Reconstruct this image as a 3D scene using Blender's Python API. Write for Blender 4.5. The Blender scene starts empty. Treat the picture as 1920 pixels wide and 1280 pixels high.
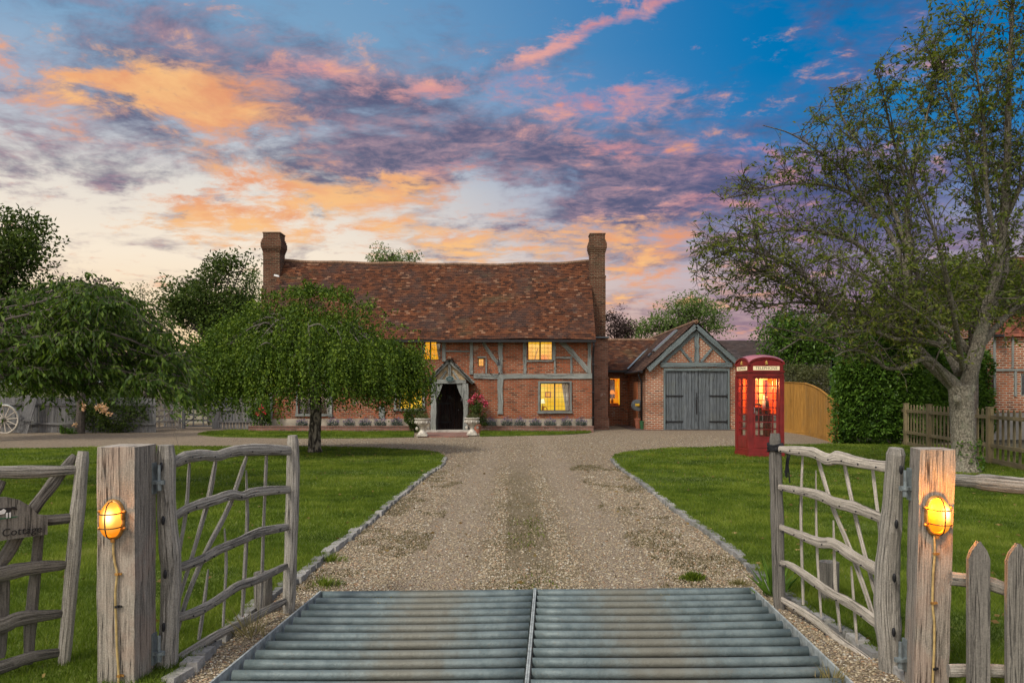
import bpy, math, random
import numpy as np
from mathutils import Vector, Matrix, noise as mnoise
R = math.radians
rng = np.random.default_rng(7)
random.seed(7)
SC = bpy.context.scene
COL = SC.collection
F, H, HY = 1500.0, 1.55, 735.0        # focal length in photo pixels, eye height, horizon row

# ------------------------------------------------------------------ camera
cd = bpy.data.cameras.new('camera'); cam = bpy.data.objects.new('camera', cd); COL.objects.link(cam)
cam.location = (0, 0, H); cam.rotation_euler = (R(90), 0, 0)
cd.sensor_width = 36; cd.lens = F/1920*36; cd.shift_y = (HY-640)/1920
cd.clip_start = .05; cd.clip_end = 2000
SC.camera = cam
SC.view_settings.view_transform = 'Standard'; SC.view_settings.look = 'None'
SC.view_settings.gamma = 1; SC.view_settings.exposure = 0.0; SC.view_settings.use_curve_mapping = False
SC.cycles.max_bounces = 6; SC.cycles.transparent_max_bounces = 12; SC.cycles.diffuse_bounces = 3
SC.cycles.glossy_bounces = 2; SC.cycles.sample_clamp_indirect = 4.0

def srgb(r, g, b):
    f = lambda c: (c/255/12.92) if c/255 <= .04045 else ((c/255+.055)/1.055)**2.4
    return (f(r), f(g), f(b), 1)

class NT:
    """small helper for writing node trees"""
    def __init__(s, nt): s.nt = nt; s.n = nt.nodes; s.l = nt.links
    def node(s, t, **kw):
        n = s.n.new(t)
        for k, v in kw.items(): setattr(n, k, v)
        return n
    def put(s, sock, v):
        if isinstance(v, bpy.types.NodeSocket): s.l.new(v, sock)
        elif v is not None:
            if sock.type == 'RGBA': v = c4(v)
            sock.default_value = v
    def m(s, op, a, b=None, c=None, clamp=False):
        n = s.node('ShaderNodeMath', operation=op); n.use_clamp = clamp
        s.put(n.inputs[0], a)
        if b is not None: s.put(n.inputs[1], b)
        if c is not None: s.put(n.inputs[2], c)
        return n.outputs[0]
    def mix(s, f, a, b, mode='MIX'):
        n = s.node('ShaderNodeMixRGB', blend_type=mode)
        s.put(n.inputs[0], f); s.put(n.inputs[1], a); s.put(n.inputs[2], b)
        return n.outputs[0]
    def ramp(s, f, stops, interp='LINEAR'):
        n = s.node('ShaderNodeValToRGB'); r = n.color_ramp; r.interpolation = interp
        while len(r.elements) > 1: r.elements.remove(r.elements[-1])
        r.elements[0].position = stops[0][0]; r.elements[0].color = c4(stops[0][1])
        for p, c in stops[1:]:
            e = r.elements.new(p); e.color = c4(c)
        s.put(n.inputs[0], f); return n.outputs[0]
    def noise(s, vec, scale, detail=4, rough=.55, dist=0):
        n = s.node('ShaderNodeTexNoise'); s.put(n.inputs['Vector'], vec)
        n.inputs['Scale'].default_value = scale; n.inputs['Detail'].default_value = detail
        n.inputs['Roughness'].default_value = rough; n.inputs['Distortion'].default_value = dist
        return n.outputs['Fac']
    def vor(s, vec, scale, feature='F1', rand=1):
        n = s.node('ShaderNodeTexVoronoi', feature=feature); s.put(n.inputs['Vector'], vec)
        n.inputs['Scale'].default_value = scale; n.inputs['Randomness'].default_value = rand
        return n
    def mapping(s, vec, scale=(1, 1, 1), loc=(0, 0, 0), rot=(0, 0, 0)):
        n = s.node('ShaderNodeMapping'); s.put(n.inputs[0], vec)
        n.inputs['Location'].default_value = loc; n.inputs['Rotation'].default_value = rot
        n.inputs['Scale'].default_value = scale; return n.outputs[0]
    def sm(s, v, a, b):
        n = s.node('ShaderNodeMapRange', interpolation_type='SMOOTHSTEP')
        s.put(n.inputs[0], v); n.inputs[1].default_value = a; n.inputs[2].default_value = b
        return n.outputs[0]
def c4(c):
    if isinstance(c, bpy.types.NodeSocket): return c
    if isinstance(c, (int, float)): return (c, c, c, 1)
    return tuple(c) if len(c) == 4 else (*c, 1)

# ------------------------------------------------------------------ sky (world)
world = bpy.data.worlds.new('World'); SC.world = world; world.use_nodes = True
def build_sky():
    world.node_tree.nodes.clear(); t = NT(world.node_tree)
    tc = t.node('ShaderNodeTexCoord'); d = tc.outputs['Generated']
    sp = t.node('ShaderNodeSeparateXYZ'); t.put(sp.inputs[0], d); X, Y, Z = sp.outputs
    az0 = t.m('ARCTAN2', X, Y); el0 = t.m('ARCSINE', Z)
    # cloud plane coordinates: streaks flatten towards the horizon as real cloud layers do
    zz = t.m('ADD', t.m('MAXIMUM', Z, 0), .16)
    cb = t.node('ShaderNodeCombineXYZ'); t.put(cb.inputs[0], t.m('DIVIDE', X, zz)); t.put(cb.inputs[1], t.m('DIVIDE', Y, zz))
    cp = cb.outputs[0]
    n1 = t.noise(cp, 2.3, 6, .64, .25); n2 = t.noise(t.mapping(cp, (1, 1, 1), (7, 3, 0)), 4.6, 6, .68, .35)
    n3 = t.noise(t.mapping(cp, (1, 1, 1), (-4, 9, 0)), .9, 3, .5); n4 = t.noise(t.mapping(cp, (1, 1.5, 1), (2, -6, 0)), 11, 4, .65, .5)
    az = t.m('ADD', az0, t.m('MULTIPLY', t.m('SUBTRACT', n2, .5), .16))
    el = t.m('ADD', el0, t.m('MULTIPLY', t.m('SUBTRACT', n1, .5), .10))
    cmb = t.node('ShaderNodeCombineXYZ'); t.put(cmb.inputs[0], az); t.put(cmb.inputs[1], el); ae = cmb.outputs[0]
    def blob(px, py, rx, ry, rot=0, amp=1):
        a = math.atan((px-960)/F); e = math.atan((HY-py)/F*math.cos(a))
        u = t.m('SUBTRACT', az, a); v = t.m('SUBTRACT', el, e)
        mp = t.node('ShaderNodeMapping', vector_type='TEXTURE'); t.l.new(ae, mp.inputs[0])
        mp.inputs['Location'].default_value = (a, e, 0); mp.inputs['Rotation'].default_value = (0, 0, R(rot)); mp.inputs['Scale'].default_value = (rx*2.15/F, ry*2.15/F, 1)
        g = t.node('ShaderNodeTexGradient', gradient_type='QUADRATIC_SPHERE'); t.l.new(mp.outputs[0], g.inputs[0])
        return (g.outputs['Fac'], amp)
    def blobs(L):
        o = 0.0
        for b in L:
            f, amp = blob(*b); o = t.m('MULTIPLY_ADD', f, amp*1.15, o)
        return o
    e01 = t.m('DIVIDE', el0, R(60), clamp=True)
    k = lambda deg: deg/60
    left = t.ramp(e01, [(0, srgb(246, 196, 140)), (k(4), srgb(250, 220, 178)), (k(9), srgb(250, 234, 212)), (k(14), srgb(228, 222, 214)),
                        (k(18), srgb(172, 186, 206)), (k(23), srgb(124, 164, 198)), (k(34), srgb(92, 142, 188)), (1, srgb(120, 160, 200))])
    right = t.ramp(e01, [(0, srgb(170, 130, 135)), (k(4), srgb(196, 160, 160)), (k(8), srgb(190, 175, 185)), (k(12), srgb(120, 135, 178)),
                         (k(16), srgb(40, 125, 185)), (k(21), srgb(0, 118, 182)), (k(32), srgb(0, 106, 172)), (1, srgb(110, 160, 205))])
    base = t.mix(t.sm(az0, -.30, .34), left, right)
    # dark violet cloud bank
    dm = blobs([(700, 250, 420, 95, -6, .95), (1230, 330, 300, 100, -8, .8), (330, 170, 330, 60, 0, .55), (60, 250, 190, 60, 0, .6),
                (1560, 400, 330, 120, -5, 1.0), (1480, 600, 260, 75, 0, .75), (520, 130, 200, 45, 0, .5), (820, 330, 200, 45, 0, .4),
                (1000, 410, 260, 25, 0, .3), (380, 385, 60, 14, 20, .75), (1800, 560, 200, 80, 0, .6), (1190, 490, 130, 32, 0, .5),
                (150, 495, 130, 14, 0, .28), (960, 130, 220, 40, 10, .35), (1780, 60, 200, 70, 0, .6), (230, 560, 120, 14, 0, .3), (560, 310, 330, 34, 0, .5), (700, 470, 280, 12, 0, .35), (200, 330, 230, 26, 0, .4), (1180, 560, 120, 16, 0, .4), (480, 30, 260, 28, 0, .3), (850, 450, 280, 14, 0, .25)])
    dd = t.m('ADD', t.m('ADD', t.m('MULTIPLY', t.m('SUBTRACT', n1, .5), 3.2), t.m('MULTIPLY', t.m('SUBTRACT', n4, .5), .9)), t.m('MULTIPLY', dm, .85))
    dfac = t.m('MULTIPLY', t.sm(dd, .02, .95), .92)
    dcol = t.mix(t.sm(t.m('ADD', t.m('MULTIPLY', n2, .6), t.m('MULTIPLY', n4, .4)), .40, .60), srgb(84, 86, 118), srgb(158, 132, 148))
    dcol = t.mix(t.sm(az0, .12, .4), dcol, t.mix(t.sm(n2, .35, .7), srgb(72, 82, 124), srgb(118, 102, 146)))
    dcol = t.mix(t.sm(el0, .2, .08), dcol, t.mix(.42, dcol, srgb(178, 140, 140)))
    sky = t.mix(dfac, base, dcol)
    # sunlit orange and pink tops
    om = blobs([(270, 118, 170, 34, -8, .95), (410, 225, 170, 55, 0, 1.05), (330, 180, 120, 40, 0, .7), (640, 365, 190, 32, 0, .9), (560, 400, 180, 36, 10, 1.0),
                (790, 345, 70, 22, -15, .9), (900, 440, 200, 26, 0, .95), (1010, 465, 90, 12, 0, .6), (340, 405, 90, 18, 10, .8), (1240, 455, 140, 34, 0, .95),
                (1230, 525, 150, 36, 0, 1.0), (560, 345, 120, 20, 0, .6), (700, 430, 150, 16, 0, .55), (500, 450, 110, 14, 0, .4), (1200, 410, 120, 26, 0, .5), (1400, 560, 120, 16, 0, .45), (850, 480, 300, 18, 0, .65), (180, 150, 120, 40, 0, .45), (480, 300, 120, 26, 0, .5), (1560, 500, 140, 20, 0, .3)])
    pm = blobs([(1060, 75, 260, 16, 16, 1.2), (1250, 8, 100, 12, 12, .8), (870, 170, 200, 28, 6, .8), (720, 160, 120, 22, 0, .6), (1150, 200, 210, 34, 4, .95), (1140, 285, 140, 26, -6, 1.0),
                (620, 120, 90, 26, 0, .7), (1300, 375, 200, 34, 0, .8), (1800, 50, 150, 60, 0, .32), (870, 310, 90, 22, 0, .6), (1620, 300, 140, 30, 0, .55),
                (110, 130, 120, 22, 0, .4), (1180, 180, 60, 16, 0, .5), (470, 140, 60, 22, 0, .5), (1450, 290, 110, 20, 0, .5)])
    nn = t.m('ADD', t.m('MULTIPLY', t.m('SUBTRACT', n2, .5), 3.7), t.m('MULTIPLY', t.m('SUBTRACT', n4, .5), 1.5))
    of = t.m('MULTIPLY', t.sm(t.m('ADD', t.m('MULTIPLY', om, .92), nn), .22, 1.35), .92)
    pf = t.m('MULTIPLY', t.sm(t.m('ADD', t.m('MULTIPLY', pm, .9), nn), .25, 1.45), .85)
    sky = t.mix(pf, sky, t.mix(t.sm(n1, .35, .65), srgb(206, 134, 146), srgb(240, 172, 158)))
    sky = t.mix(of, sky, t.mix(t.sm(n1, .38, .62), srgb(233, 156, 112), srgb(253, 196, 132)))
    # the dome overhead and behind: brightened out of frame to light the scene
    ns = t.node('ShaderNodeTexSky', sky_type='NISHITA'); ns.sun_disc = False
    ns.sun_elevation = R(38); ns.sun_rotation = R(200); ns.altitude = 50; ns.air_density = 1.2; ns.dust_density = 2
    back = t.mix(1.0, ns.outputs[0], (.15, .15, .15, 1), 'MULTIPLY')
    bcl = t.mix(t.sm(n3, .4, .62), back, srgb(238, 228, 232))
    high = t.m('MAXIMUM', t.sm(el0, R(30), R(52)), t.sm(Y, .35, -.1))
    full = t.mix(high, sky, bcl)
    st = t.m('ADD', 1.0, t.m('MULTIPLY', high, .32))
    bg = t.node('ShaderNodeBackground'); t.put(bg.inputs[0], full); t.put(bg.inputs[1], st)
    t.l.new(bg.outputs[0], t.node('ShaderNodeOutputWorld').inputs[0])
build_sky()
world.cycles.sampling_method = 'MANUAL'; world.cycles.sample_map_resolution = 512
ld = bpy.data.lights.new('sun', 'SUN'); ld.energy = 2.9; ld.angle = R(11); ld.color = (1, .93, .84)
sun = bpy.data.objects.new('sun', ld); COL.objects.link(sun)
sun.rotation_euler = Vector((.55, .62, -.95)).to_track_quat('-Z', 'Y').to_euler()

# ------------------------------------------------------------------ mesh helpers
def W(px, py, Y): return Vector(((px-960)*Y/F, Y, H-(py-HY)*Y/F))
def G(px, py, z=0): Y = (H-z)*F/(py-HY); return Vector(((px-960)*Y/F, Y, z))
def onplane(px, py, A, B):
    """where the view line of a photo point meets the upright plane through A and B (xy)"""
    k = (px-960)/F; dx, dy = B[0]-A[0], B[1]-A[1]
    t = (k*A[1]-A[0])/(dx-k*dy); Y = A[1]+t*dy
    return Vector((A[0]+t*dx, Y, H-(py-HY)*Y/F))
def wloc(o):
    v = Vector((0, 0, 0))
    while o: v = v+Vector(o.location); o = o.parent
    return v
class MB:
    def __init__(s): s.v = []; s.f = []; s.uv = []; s.r = []
    def face(s, pts, uvs=None, r=None):
        b = len(s.v); s.v += [tuple(p) for p in pts]; s.f.append(tuple(range(b, b+len(pts))))
        if uvs is None:
            a = [Vector(p) for p in pts]; n = (a[1]-a[0]).cross(a[2]-a[0])
            ax = max(range(3), key=lambda i: abs(n[i]))
            uvs = [((p[1], p[2]) if ax == 0 else (p[0], p[2]) if ax == 1 else (p[0], p[1])) for p in pts]
        s.uv.append(uvs); s.r.append(random.random() if r is None else r)
    def box(s, c, size, rot=None, r=None, grain=False, taper=1):
        c = Vector(c); M = rot if rot is not None else Matrix.Identity(3)
        if isinstance(M, (int, float)): M = Matrix.Rotation(M, 3, 'Z')
        h = [x/2 for x in size]; r = random.random() if r is None else r
        ga = max(range(3), key=lambda i: size[i]); off = (random.random()*9, random.random()*9)
        b = len(s.v)
        loc = [(x*h[0]*(taper if z > 0 else 1), y*h[1]*(taper if z > 0 else 1), z*h[2]) for x in (-1, 1) for y in (-1, 1) for z in (-1, 1)]
        P = [c+M@Vector(p) for p in loc]; s.v += [tuple(p) for p in P]
        for idx in ((0, 1, 3, 2), (4, 6, 7, 5), (0, 4, 5, 1), (2, 3, 7, 6), (0, 2, 6, 4), (1, 5, 7, 3)):
            s.f.append(tuple(b+i for i in idx)); s.r.append(r)
            q = [loc[i] for i in idx]
            nax = [i for i in range(3) if abs(q[0][i]-q[1][i])+abs(q[0][i]-q[2][i]) < 1e-9 or max(a[i] for a in q)-min(a[i] for a in q) < 1e-9]
            if grain:
                n_ = nax[0] if nax else 0
                oth = [i for i in range(3) if i not in (n_, ga)]
                va = ga if ga != n_ else oth[-1]; ua = oth[0]
                s.uv.append([(a[ua]+off[0], a[va]+off[1]) for a in q])
            else:
                w = [P[i] for i in idx]; n_ = nax[0] if nax else 0
                wn = M@Vector([1 if i == n_ else 0 for i in range(3)]); ax = max(range(3), key=lambda i: abs(wn[i]))
                s.uv.append([((p[1], p[2]) if ax == 0 else (p[0], p[2]) if ax == 1 else (p[0], p[1])) for p in w])
    def beam(s, a, b, w, h, up=(0, 0, 1), r=None, grain=True):
        a, b = Vector(a), Vector(b); z = (b-a).normalized(); u = Vector(up)
        if abs(z.dot(u)) > .95: u = Vector((0, 1, 0))
        x = u.cross(z).normalized(); y = z.cross(x)
        M = Matrix((x, y, z)).transposed()
        s.box((a+b)/2, (w, h, (b-a).length), M, r, grain)
    def tube(s, pts, rad, seg=8, sq=1.0, ref=None, r=None, cap=True, jit=0):
        pts = [Vector(p) for p in pts]; n = len(pts)
        if isinstance(rad, (int, float)): rad = [rad]*n
        r = random.random() if r is None else r
        t0 = (pts[1]-pts[0]).normalized()
        u = Vector(ref) if ref is not None else (Vector((0, 0, 1)) if abs(t0.z) < .9 else Vector((0, 1, 0)))
        b = len(s.v); L = 0; Ls = []; o = random.random()*9
        for i, p in enumerate(pts):
            t = (pts[min(i+1, n-1)]-pts[max(i-1, 0)]).normalized()
            u = (u-t*u.dot(t)).normalized(); w = t.cross(u)
            if i: L += (p-pts[i-1]).length
            Ls.append(L)
            for k in range(seg):
                a = 2*math.pi*k/seg; rr = rad[i]*(1+(random.random()-.5)*jit)
                s.v.append(tuple(p+u*math.cos(a)*rr+w*math.sin(a)*rr*sq))
        for i in range(n-1):
            for k in range(seg):
                k2 = (k+1) % seg; c = 2*math.pi*max(rad)/seg
                s.f.append((b+i*seg+k, b+i*seg+k2, b+(i+1)*seg+k2, b+(i+1)*seg+k)); s.r.append(r)
                s.uv.append([(o+k*c, o+Ls[i]), (o+(k+1)*c, o+Ls[i]), (o+(k+1)*c, o+Ls[i+1]), (o+k*c, o+Ls[i+1])])
        if cap:
            for i, rev in ((0, True), (n-1, False)):
                f = [b+i*seg+k for k in range(seg)]
                s.f.append(tuple(f[::-1] if rev else f)); s.r.append(r)
                s.uv.append([(o+math.cos(k)*.05, o+math.sin(k)*.05) for k in range(seg)])
    def lathe(s, c, prof, seg=20, sq=(1, 1), r=.5, rot=0):
        b = len(s.v)
        for (rr, z) in prof:
            for k in range(seg):
                a = 2*math.pi*k/seg+rot; s.v.append((c[0]+math.cos(a)*rr*sq[0], c[1]+math.sin(a)*rr*sq[1], c[2]+z))
        for i in range(len(prof)-1):
            for k in range(seg):
                k2 = (k+1) % seg
                s.f.append((b+i*seg+k, b+i*seg+k2, b+(i+1)*seg+k2, b+(i+1)*seg+k)); s.r.append(r)
                s.uv.append([(k/seg, i), ((k+1)/seg, i), ((k+1)/seg, i+1), (k/seg, i+1)])
        for i in (0, len(prof)-1):
            s.f.append(tuple(b+i*seg+k for k in (range(seg-1, -1, -1) if i == 0 else range(seg)))); s.r.append(r); s.uv.append([(0, 0)]*seg)
    def prism(s, poly, d, r=None):
        """poly: list of 3D points (one side), extruded by vector d"""
        d = Vector(d); A = [Vector(p) for p in poly]; B = [p+d for p in A]; n = len(A); r = random.random() if r is None else r
        s.face(A[::-1], r=r); s.face(B, r=r)
        for i in range(n):
            j = (i+1) % n; s.face([A[i], A[j], B[j], B[i]], r=r)
    def ball(s, c, rad, seg=10, rings=6, r=.5):
        prof = [(max(1e-4, math.sin(math.pi*i/rings))*rad[0], -math.cos(math.pi*i/rings)*rad[2]) for i in range(rings+1)]
        s.lathe(c, prof, seg, (1, rad[1]/rad[0]), r)
    def build(s, name, mat, parent=None, smooth=False, local=False, at=None):
        me = bpy.data.meshes.new(name); off = Vector((0, 0, 0))
        if not local: off = wloc(parent) if parent else (Vector(at) if at is not None else off)
        me.from_pydata([tuple(Vector(p)-off) for p in s.v], [], s.f)
        uvl = me.uv_layers.new(name='UVMap')
        uvl.data.foreach_set('uv', [c for f in s.uv for q in f for c in q])
        a = me.attributes.new('rnd', 'FLOAT', 'FACE'); a.data.foreach_set('value', s.r)
        if smooth: me.polygons.foreach_set('use_smooth', [True]*len(me.polygons))
        me.materials.append(mat); me.update()
        o = bpy.data.objects.new(name, me); COL.objects.link(o)
        if parent: o.parent = parent
        elif not local: o.location = off
        elif at is not None: o.location = at
        return o
def tag(o, label, cat, group=None):
    o['label'] = label; o['category'] = cat
    if group: o['group'] = group
    return o
def thing(name, label, cat, loc=(0, 0, 0), rz=0, group=None):
    o = bpy.data.objects.new(name, None); COL.objects.link(o); o.location = loc; o.rotation_euler = (0, 0, rz)
    o.empty_display_size = .2
    return tag(o, label, cat, group)
def kind(o, k): o['kind'] = k; return o
def np_mesh(name, V, Fc, k, mat, rnd, parent=None, at=(0, 0, 0), smooth=False):
    """V (n,3) array, Fc (m,k) faces"""
    off = np.array(wloc(parent) if parent else at); V = V-off
    me = bpy.data.meshes.new(name); me.vertices.add(len(V)); me.vertices.foreach_set('co', V.astype('f4').ravel())
    me.loops.add(Fc.size); me.loops.foreach_set('vertex_index', Fc.astype('i4').ravel())
    me.polygons.add(len(Fc)); me.polygons.foreach_set('loop_start', np.arange(0, Fc.size, k, dtype='i4'))
    a = me.attributes.new('rnd', 'FLOAT', 'FACE'); a.data.foreach_set('value', rnd.astype('f4'))
    me.update(calc_edges=True)
    if smooth: me.polygons.foreach_set('use_smooth', np.ones(len(Fc), dtype=bool))
    me.materials.append(mat)
    o = bpy.data.objects.new(name, me); COL.objects.link(o)
    if parent: o.parent = parent
    else: o.location = at
    return o
def leaves(name, P, D, L, Wd, mat, parent=None, at=(0, 0, 0), fold=.18, kite=.45):
    P = np.asarray(P, float); D = np.asarray(D, float); n = len(P)
    D = D/np.maximum(np.linalg.norm(D, axis=1, keepdims=True), 1e-6)
    rv = rng.normal(size=(n, 3)); S = np.cross(D, rv); S /= np.maximum(np.linalg.norm(S, axis=1, keepdims=True), 1e-6)
    N = np.cross(D, S); L = np.broadcast_to(L, (n,))[:, None]; Wd = np.broadcast_to(Wd, (n,))[:, None]
    mid = P+D*L*kite+N*Wd*fold
    V = np.stack([P, mid+S*Wd/2, P+D*L, mid-S*Wd/2], 1).reshape(-1, 3)
    Fc = np.arange(4*n).reshape(n, 4)
    return np_mesh(name, V, Fc, 4, mat, rng.random(n), parent, at)
def inpoly(P, poly):
    x, y = P[:, 0], P[:, 1]; r = np.zeros(len(P), bool); n = len(poly)
    for i in range(n):
        x1, y1 = poly[i][:2]; x2, y2 = poly[(i+1) % n][:2]
        c = ((y1 > y) != (y2 > y)) & (x < (x2-x1)*(y-y1)/((y2-y1) if y2 != y1 else 1e-9)+x1)
        r ^= c
    return r
def smoothline(pts, n=6):
    """Catmull-Rom through the points"""
    P = [Vector(p) for p in pts]; P = [P[0]*2-P[1]]+P+[P[-1]*2-P[-2]]; out = []
    for i in range(1, len(P)-2):
        for k in range(n):
            t = k/n; a, b, c, d = P[i-1:i+3]
            out.append(.5*((2*b)+(-a+c)*t+(2*a-5*b+4*c-d)*t*t+(-a+3*b-3*c+d)*t**3))
    out.append(P[-2]); return out

# ------------------------------------------------------------------ materials
def newmat(name):
    m = bpy.data.materials.new(name); m.use_nodes = True; m.node_tree.nodes.clear(); t = NT(m.node_tree)
    b = t.node('ShaderNodeBsdfPrincipled'); o = t.node('ShaderNodeOutputMaterial'); t.l.new(b.outputs[0], o.inputs[0])
    t.b = b; t.out = o; t.tc = t.node('ShaderNodeTexCoord')
    b.inputs['Specular IOR Level'].default_value = .25
    return m, t
def attr(t, n='rnd'):
    a = t.node('ShaderNodeAttribute'); a.attribute_name = n; return a.outputs['Fac']
def bump(t, h, dist=.01, strength=1):
    n = t.node('ShaderNodeBump'); n.inputs['Distance'].default_value = dist; n.inputs['Strength'].default_value = strength
    t.put(n.inputs['Height'], h); t.l.new(n.outputs[0], t.b.inputs['Normal']); return n
def wpos(t): return t.node('ShaderNodeNewGeometry').outputs['Position']

def wood(name, dark, light, rough=.85, crack=.6, gs=1, red=None):
    m, t = newmat(name); uv = t.tc.outputs['UV']
    g = t.noise(t.mapping(uv, (75*gs, 2.6*gs, 1)), 1, 6, .72, .3)
    f = t.noise(t.mapping(uv, (190*gs, 9*gs, 1)), 1, 3, .6)
    big = t.noise(wpos(t), 3.2, 4, .6); spk = t.noise(wpos(t), 120, 3, .7)
    v = t.m('ADD', t.m('MULTIPLY', g, .5), t.m('ADD', t.m('MULTIPLY', f, .3), t.m('ADD', t.m('MULTIPLY', big, .3), t.m('MULTIPLY', t.m('SUBTRACT', spk, .4), .45))))
    c = t.ramp(v, [(.42, dark), (.60, tuple((a+b)/2 for a, b in zip(dark, light))), (.80, light)])
    ck = t.noise(t.mapping(uv, (40*gs, .7*gs, 1), (3, 1, 0)), 1, 4, .6, .5)
    ckf = t.m('MULTIPLY', t.sm(t.m('ABSOLUTE', t.m('SUBTRACT', ck, .5)), .018, .0), t.sm(big, .34, .5))
    c = t.mix(t.m('MULTIPLY', ckf, crack), c, tuple(a*.28 for a in dark))
    kn = t.vor(t.mapping(uv, (7*gs, 2.1*gs, 1)), 1); kf = t.sm(kn.outputs['Distance'], .05, .02)
    c = t.mix(t.m('MULTIPLY', kf, .7), c, tuple(a*.4 for a in dark))
    if red: c = t.mix(t.m('MULTIPLY', t.sm(big, .5, .66), .35), c, red)
    gr = t.noise(wpos(t), 1.4, 4, .65); c = t.mix(t.m('MULTIPLY', t.sm(gr, .5, .75), .3), c, (.16, .17, .11, 1))
    c = t.mix(t.m('MULTIPLY', t.m('SUBTRACT', attr(t), .3), .5), c, tuple(a*.75 for a in dark))
    t.put(t.b.inputs['Base Color'], c); t.b.inputs['Roughness'].default_value = rough
    bump(t, t.m('SUBTRACT', t.m('ADD', g, t.m('MULTIPLY', f, .4)), t.m('MULTIPLY', ckf, 1.3)), .012)
    return m
def brick(name, c1, c2, mortar, rowh=.075, bw=.225, ms=.011, dark=None, patch=None):
    m, t = newmat(name); uv = t.tc.outputs['UV']
    w = t.node('ShaderNodeVectorMath', operation='ADD'); nz = t.node('ShaderNodeTexNoise'); nz.inputs['Scale'].default_value = 2.2
    t.put(nz.inputs['Vector'], uv); s = t.node('ShaderNodeVectorMath', operation='SCALE'); t.l.new(nz.outputs['Color'], s.inputs[0]); s.inputs['Scale'].default_value = .035
    t.put(w.inputs[0], uv); t.l.new(s.outputs[0], w.inputs[1]); vec = w.outputs[0]
    b = t.node('ShaderNodeTexBrick'); t.put(b.inputs['Vector'], vec)
    b.inputs['Color1'].default_value = (0, 0, 0, 1); b.inputs['Color2'].default_value = (1, 1, 1, 1); b.inputs['Mortar'].default_value = (.5, .5, .5, 1)
    b.inputs['Scale'].default_value = 1; b.inputs['Mortar Size'].default_value = ms; b.inputs['Mortar Smooth'].default_value = .2; b.inputs['Bias'].default_value = 0
    b.inputs['Brick Width'].default_value = bw; b.inputs['Row Height'].default_value = rowh
    sh = t.node('ShaderNodeSeparateColor'); t.l.new(b.outputs['Color'], sh.inputs[0])
    n = t.noise(uv, 26, 4, .6); big = t.noise(uv, .7, 4, .6)
    v = t.m('ADD', t.m('MULTIPLY', sh.outputs[0], .75), t.m('MULTIPLY', n, .3))
    c = t.ramp(v, [(0.05, c2), (.4, c1), (.75, tuple(a*1.25 for a in c1)), (1, tuple(a*.7 for a in c1))])
    c = t.mix(t.m('MULTIPLY', t.sm(big, .42, .68), .45), c, dark or tuple(a*.5 for a in c1))
    mo = t.mix(t.sm(t.noise(uv, 1.6, 3), .35, .65), mortar, tuple(a*.55 for a in mortar))
    c = t.mix(b.outputs['Fac'], c, mo)
    if patch: c = t.mix(t.m('MULTIPLY', t.sm(t.noise(uv, 1.1, 5, .7), .6, .66), .7), c, patch)
    t.b.inputs['Specular IOR Level'].default_value = .06; t.put(t.b.inputs['Base Color'], c); t.b.inputs['Roughness'].default_value = .9
    bump(t, t.m('ADD', t.m('MULTIPLY', b.outputs['Fac'], -1), t.m('MULTIPLY', n, .5)), .012)
    return m
def tiles_mat(name, stops, moss=(.10, .10, .05), mossf=.35, patch=(.05, .035, .03)):
    m, t = newmat(name); p = wpos(t)
    c = t.ramp(attr(t), stops)
    n = t.noise(p, .8, 5, .65); n2 = t.noise(p, 9, 4, .6)
    c = t.mix(t.m('MULTIPLY', t.sm(n, .42, .66), .75), c, patch)
    c = t.mix(t.m('MULTIPLY', t.sm(t.noise(t.mapping(p, loc=(4, 4, 4)), .55, 5, .7), .54, .7), mossf), c, moss)
    c = t.mix(t.m('MULTIPLY', n2, .5), c, (0.05, .035, .03, 1))
    t.b.inputs['Specular IOR Level'].default_value = .06
    t.put(t.b.inputs['Base Color'], c); t.b.inputs['Roughness'].default_value = .85
    bump(t, n2, .008); return m
def plain(name, col, rough=.6, var=.25, scale=8, metal=0, spec=.3, bmp=.003):
    m, t = newmat(name); n = t.noise(t.tc.outputs['Object'], scale, 5, .6)
    c = t.mix(t.sm(n, .3, .7), tuple(a*(1-var) for a in col[:3])+(1,), tuple(min(1, a*(1+var)) for a in col[:3])+(1,))
    t.put(t.b.inputs['Base Color'], c); t.b.inputs['Roughness'].default_value = rough; t.b.inputs['Metallic'].default_value = metal
    t.b.inputs['Specular IOR Level'].default_value = spec
    if bmp: bump(t, n, bmp)
    return m
def leafmat(name, stops, trans=.35, rough=.5, nscale=.9, rw=.6):
    m, t = newmat(name); r = attr(t)
    v = t.m('ADD', t.m('MULTIPLY', r, rw), t.m('MULTIPLY', t.noise(wpos(t), nscale, 3, .5), 1-rw))
    c = t.ramp(v, stops); t.put(t.b.inputs['Base Color'], c); t.b.inputs['Roughness'].default_value = rough; t.b.inputs['Specular IOR Level'].default_value = .12
    tr = t.node('ShaderNodeBsdfTranslucent'); t.put(tr.inputs[0], t.mix(1.0, c, (1.25, 1.3, .6, 1), 'MULTIPLY'))
    mx = t.node('ShaderNodeMixShader'); mx.inputs[0].default_value = trans
    t.l.new(t.b.outputs[0], mx.inputs[1]); t.l.new(tr.outputs[0], mx.inputs[2]); t.l.new(mx.outputs[0], t.out.inputs[0])
    return m
def emis(name, col, st=1.0, var=0, scale=3, col2=None):
    m, t = newmat(name); e = t.node('ShaderNodeEmission')
    if col2 is not None: t.put(e.inputs[0], t.mix(t.sm(t.noise(t.tc.outputs['Object'], scale, 3), .35, .65), c4(col), c4(col2)))
    else: e.inputs[0].default_value = c4(col)
    e.inputs[1].default_value = st; t.l.new(e.outputs[0], t.out.inputs[0]); return m
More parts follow.
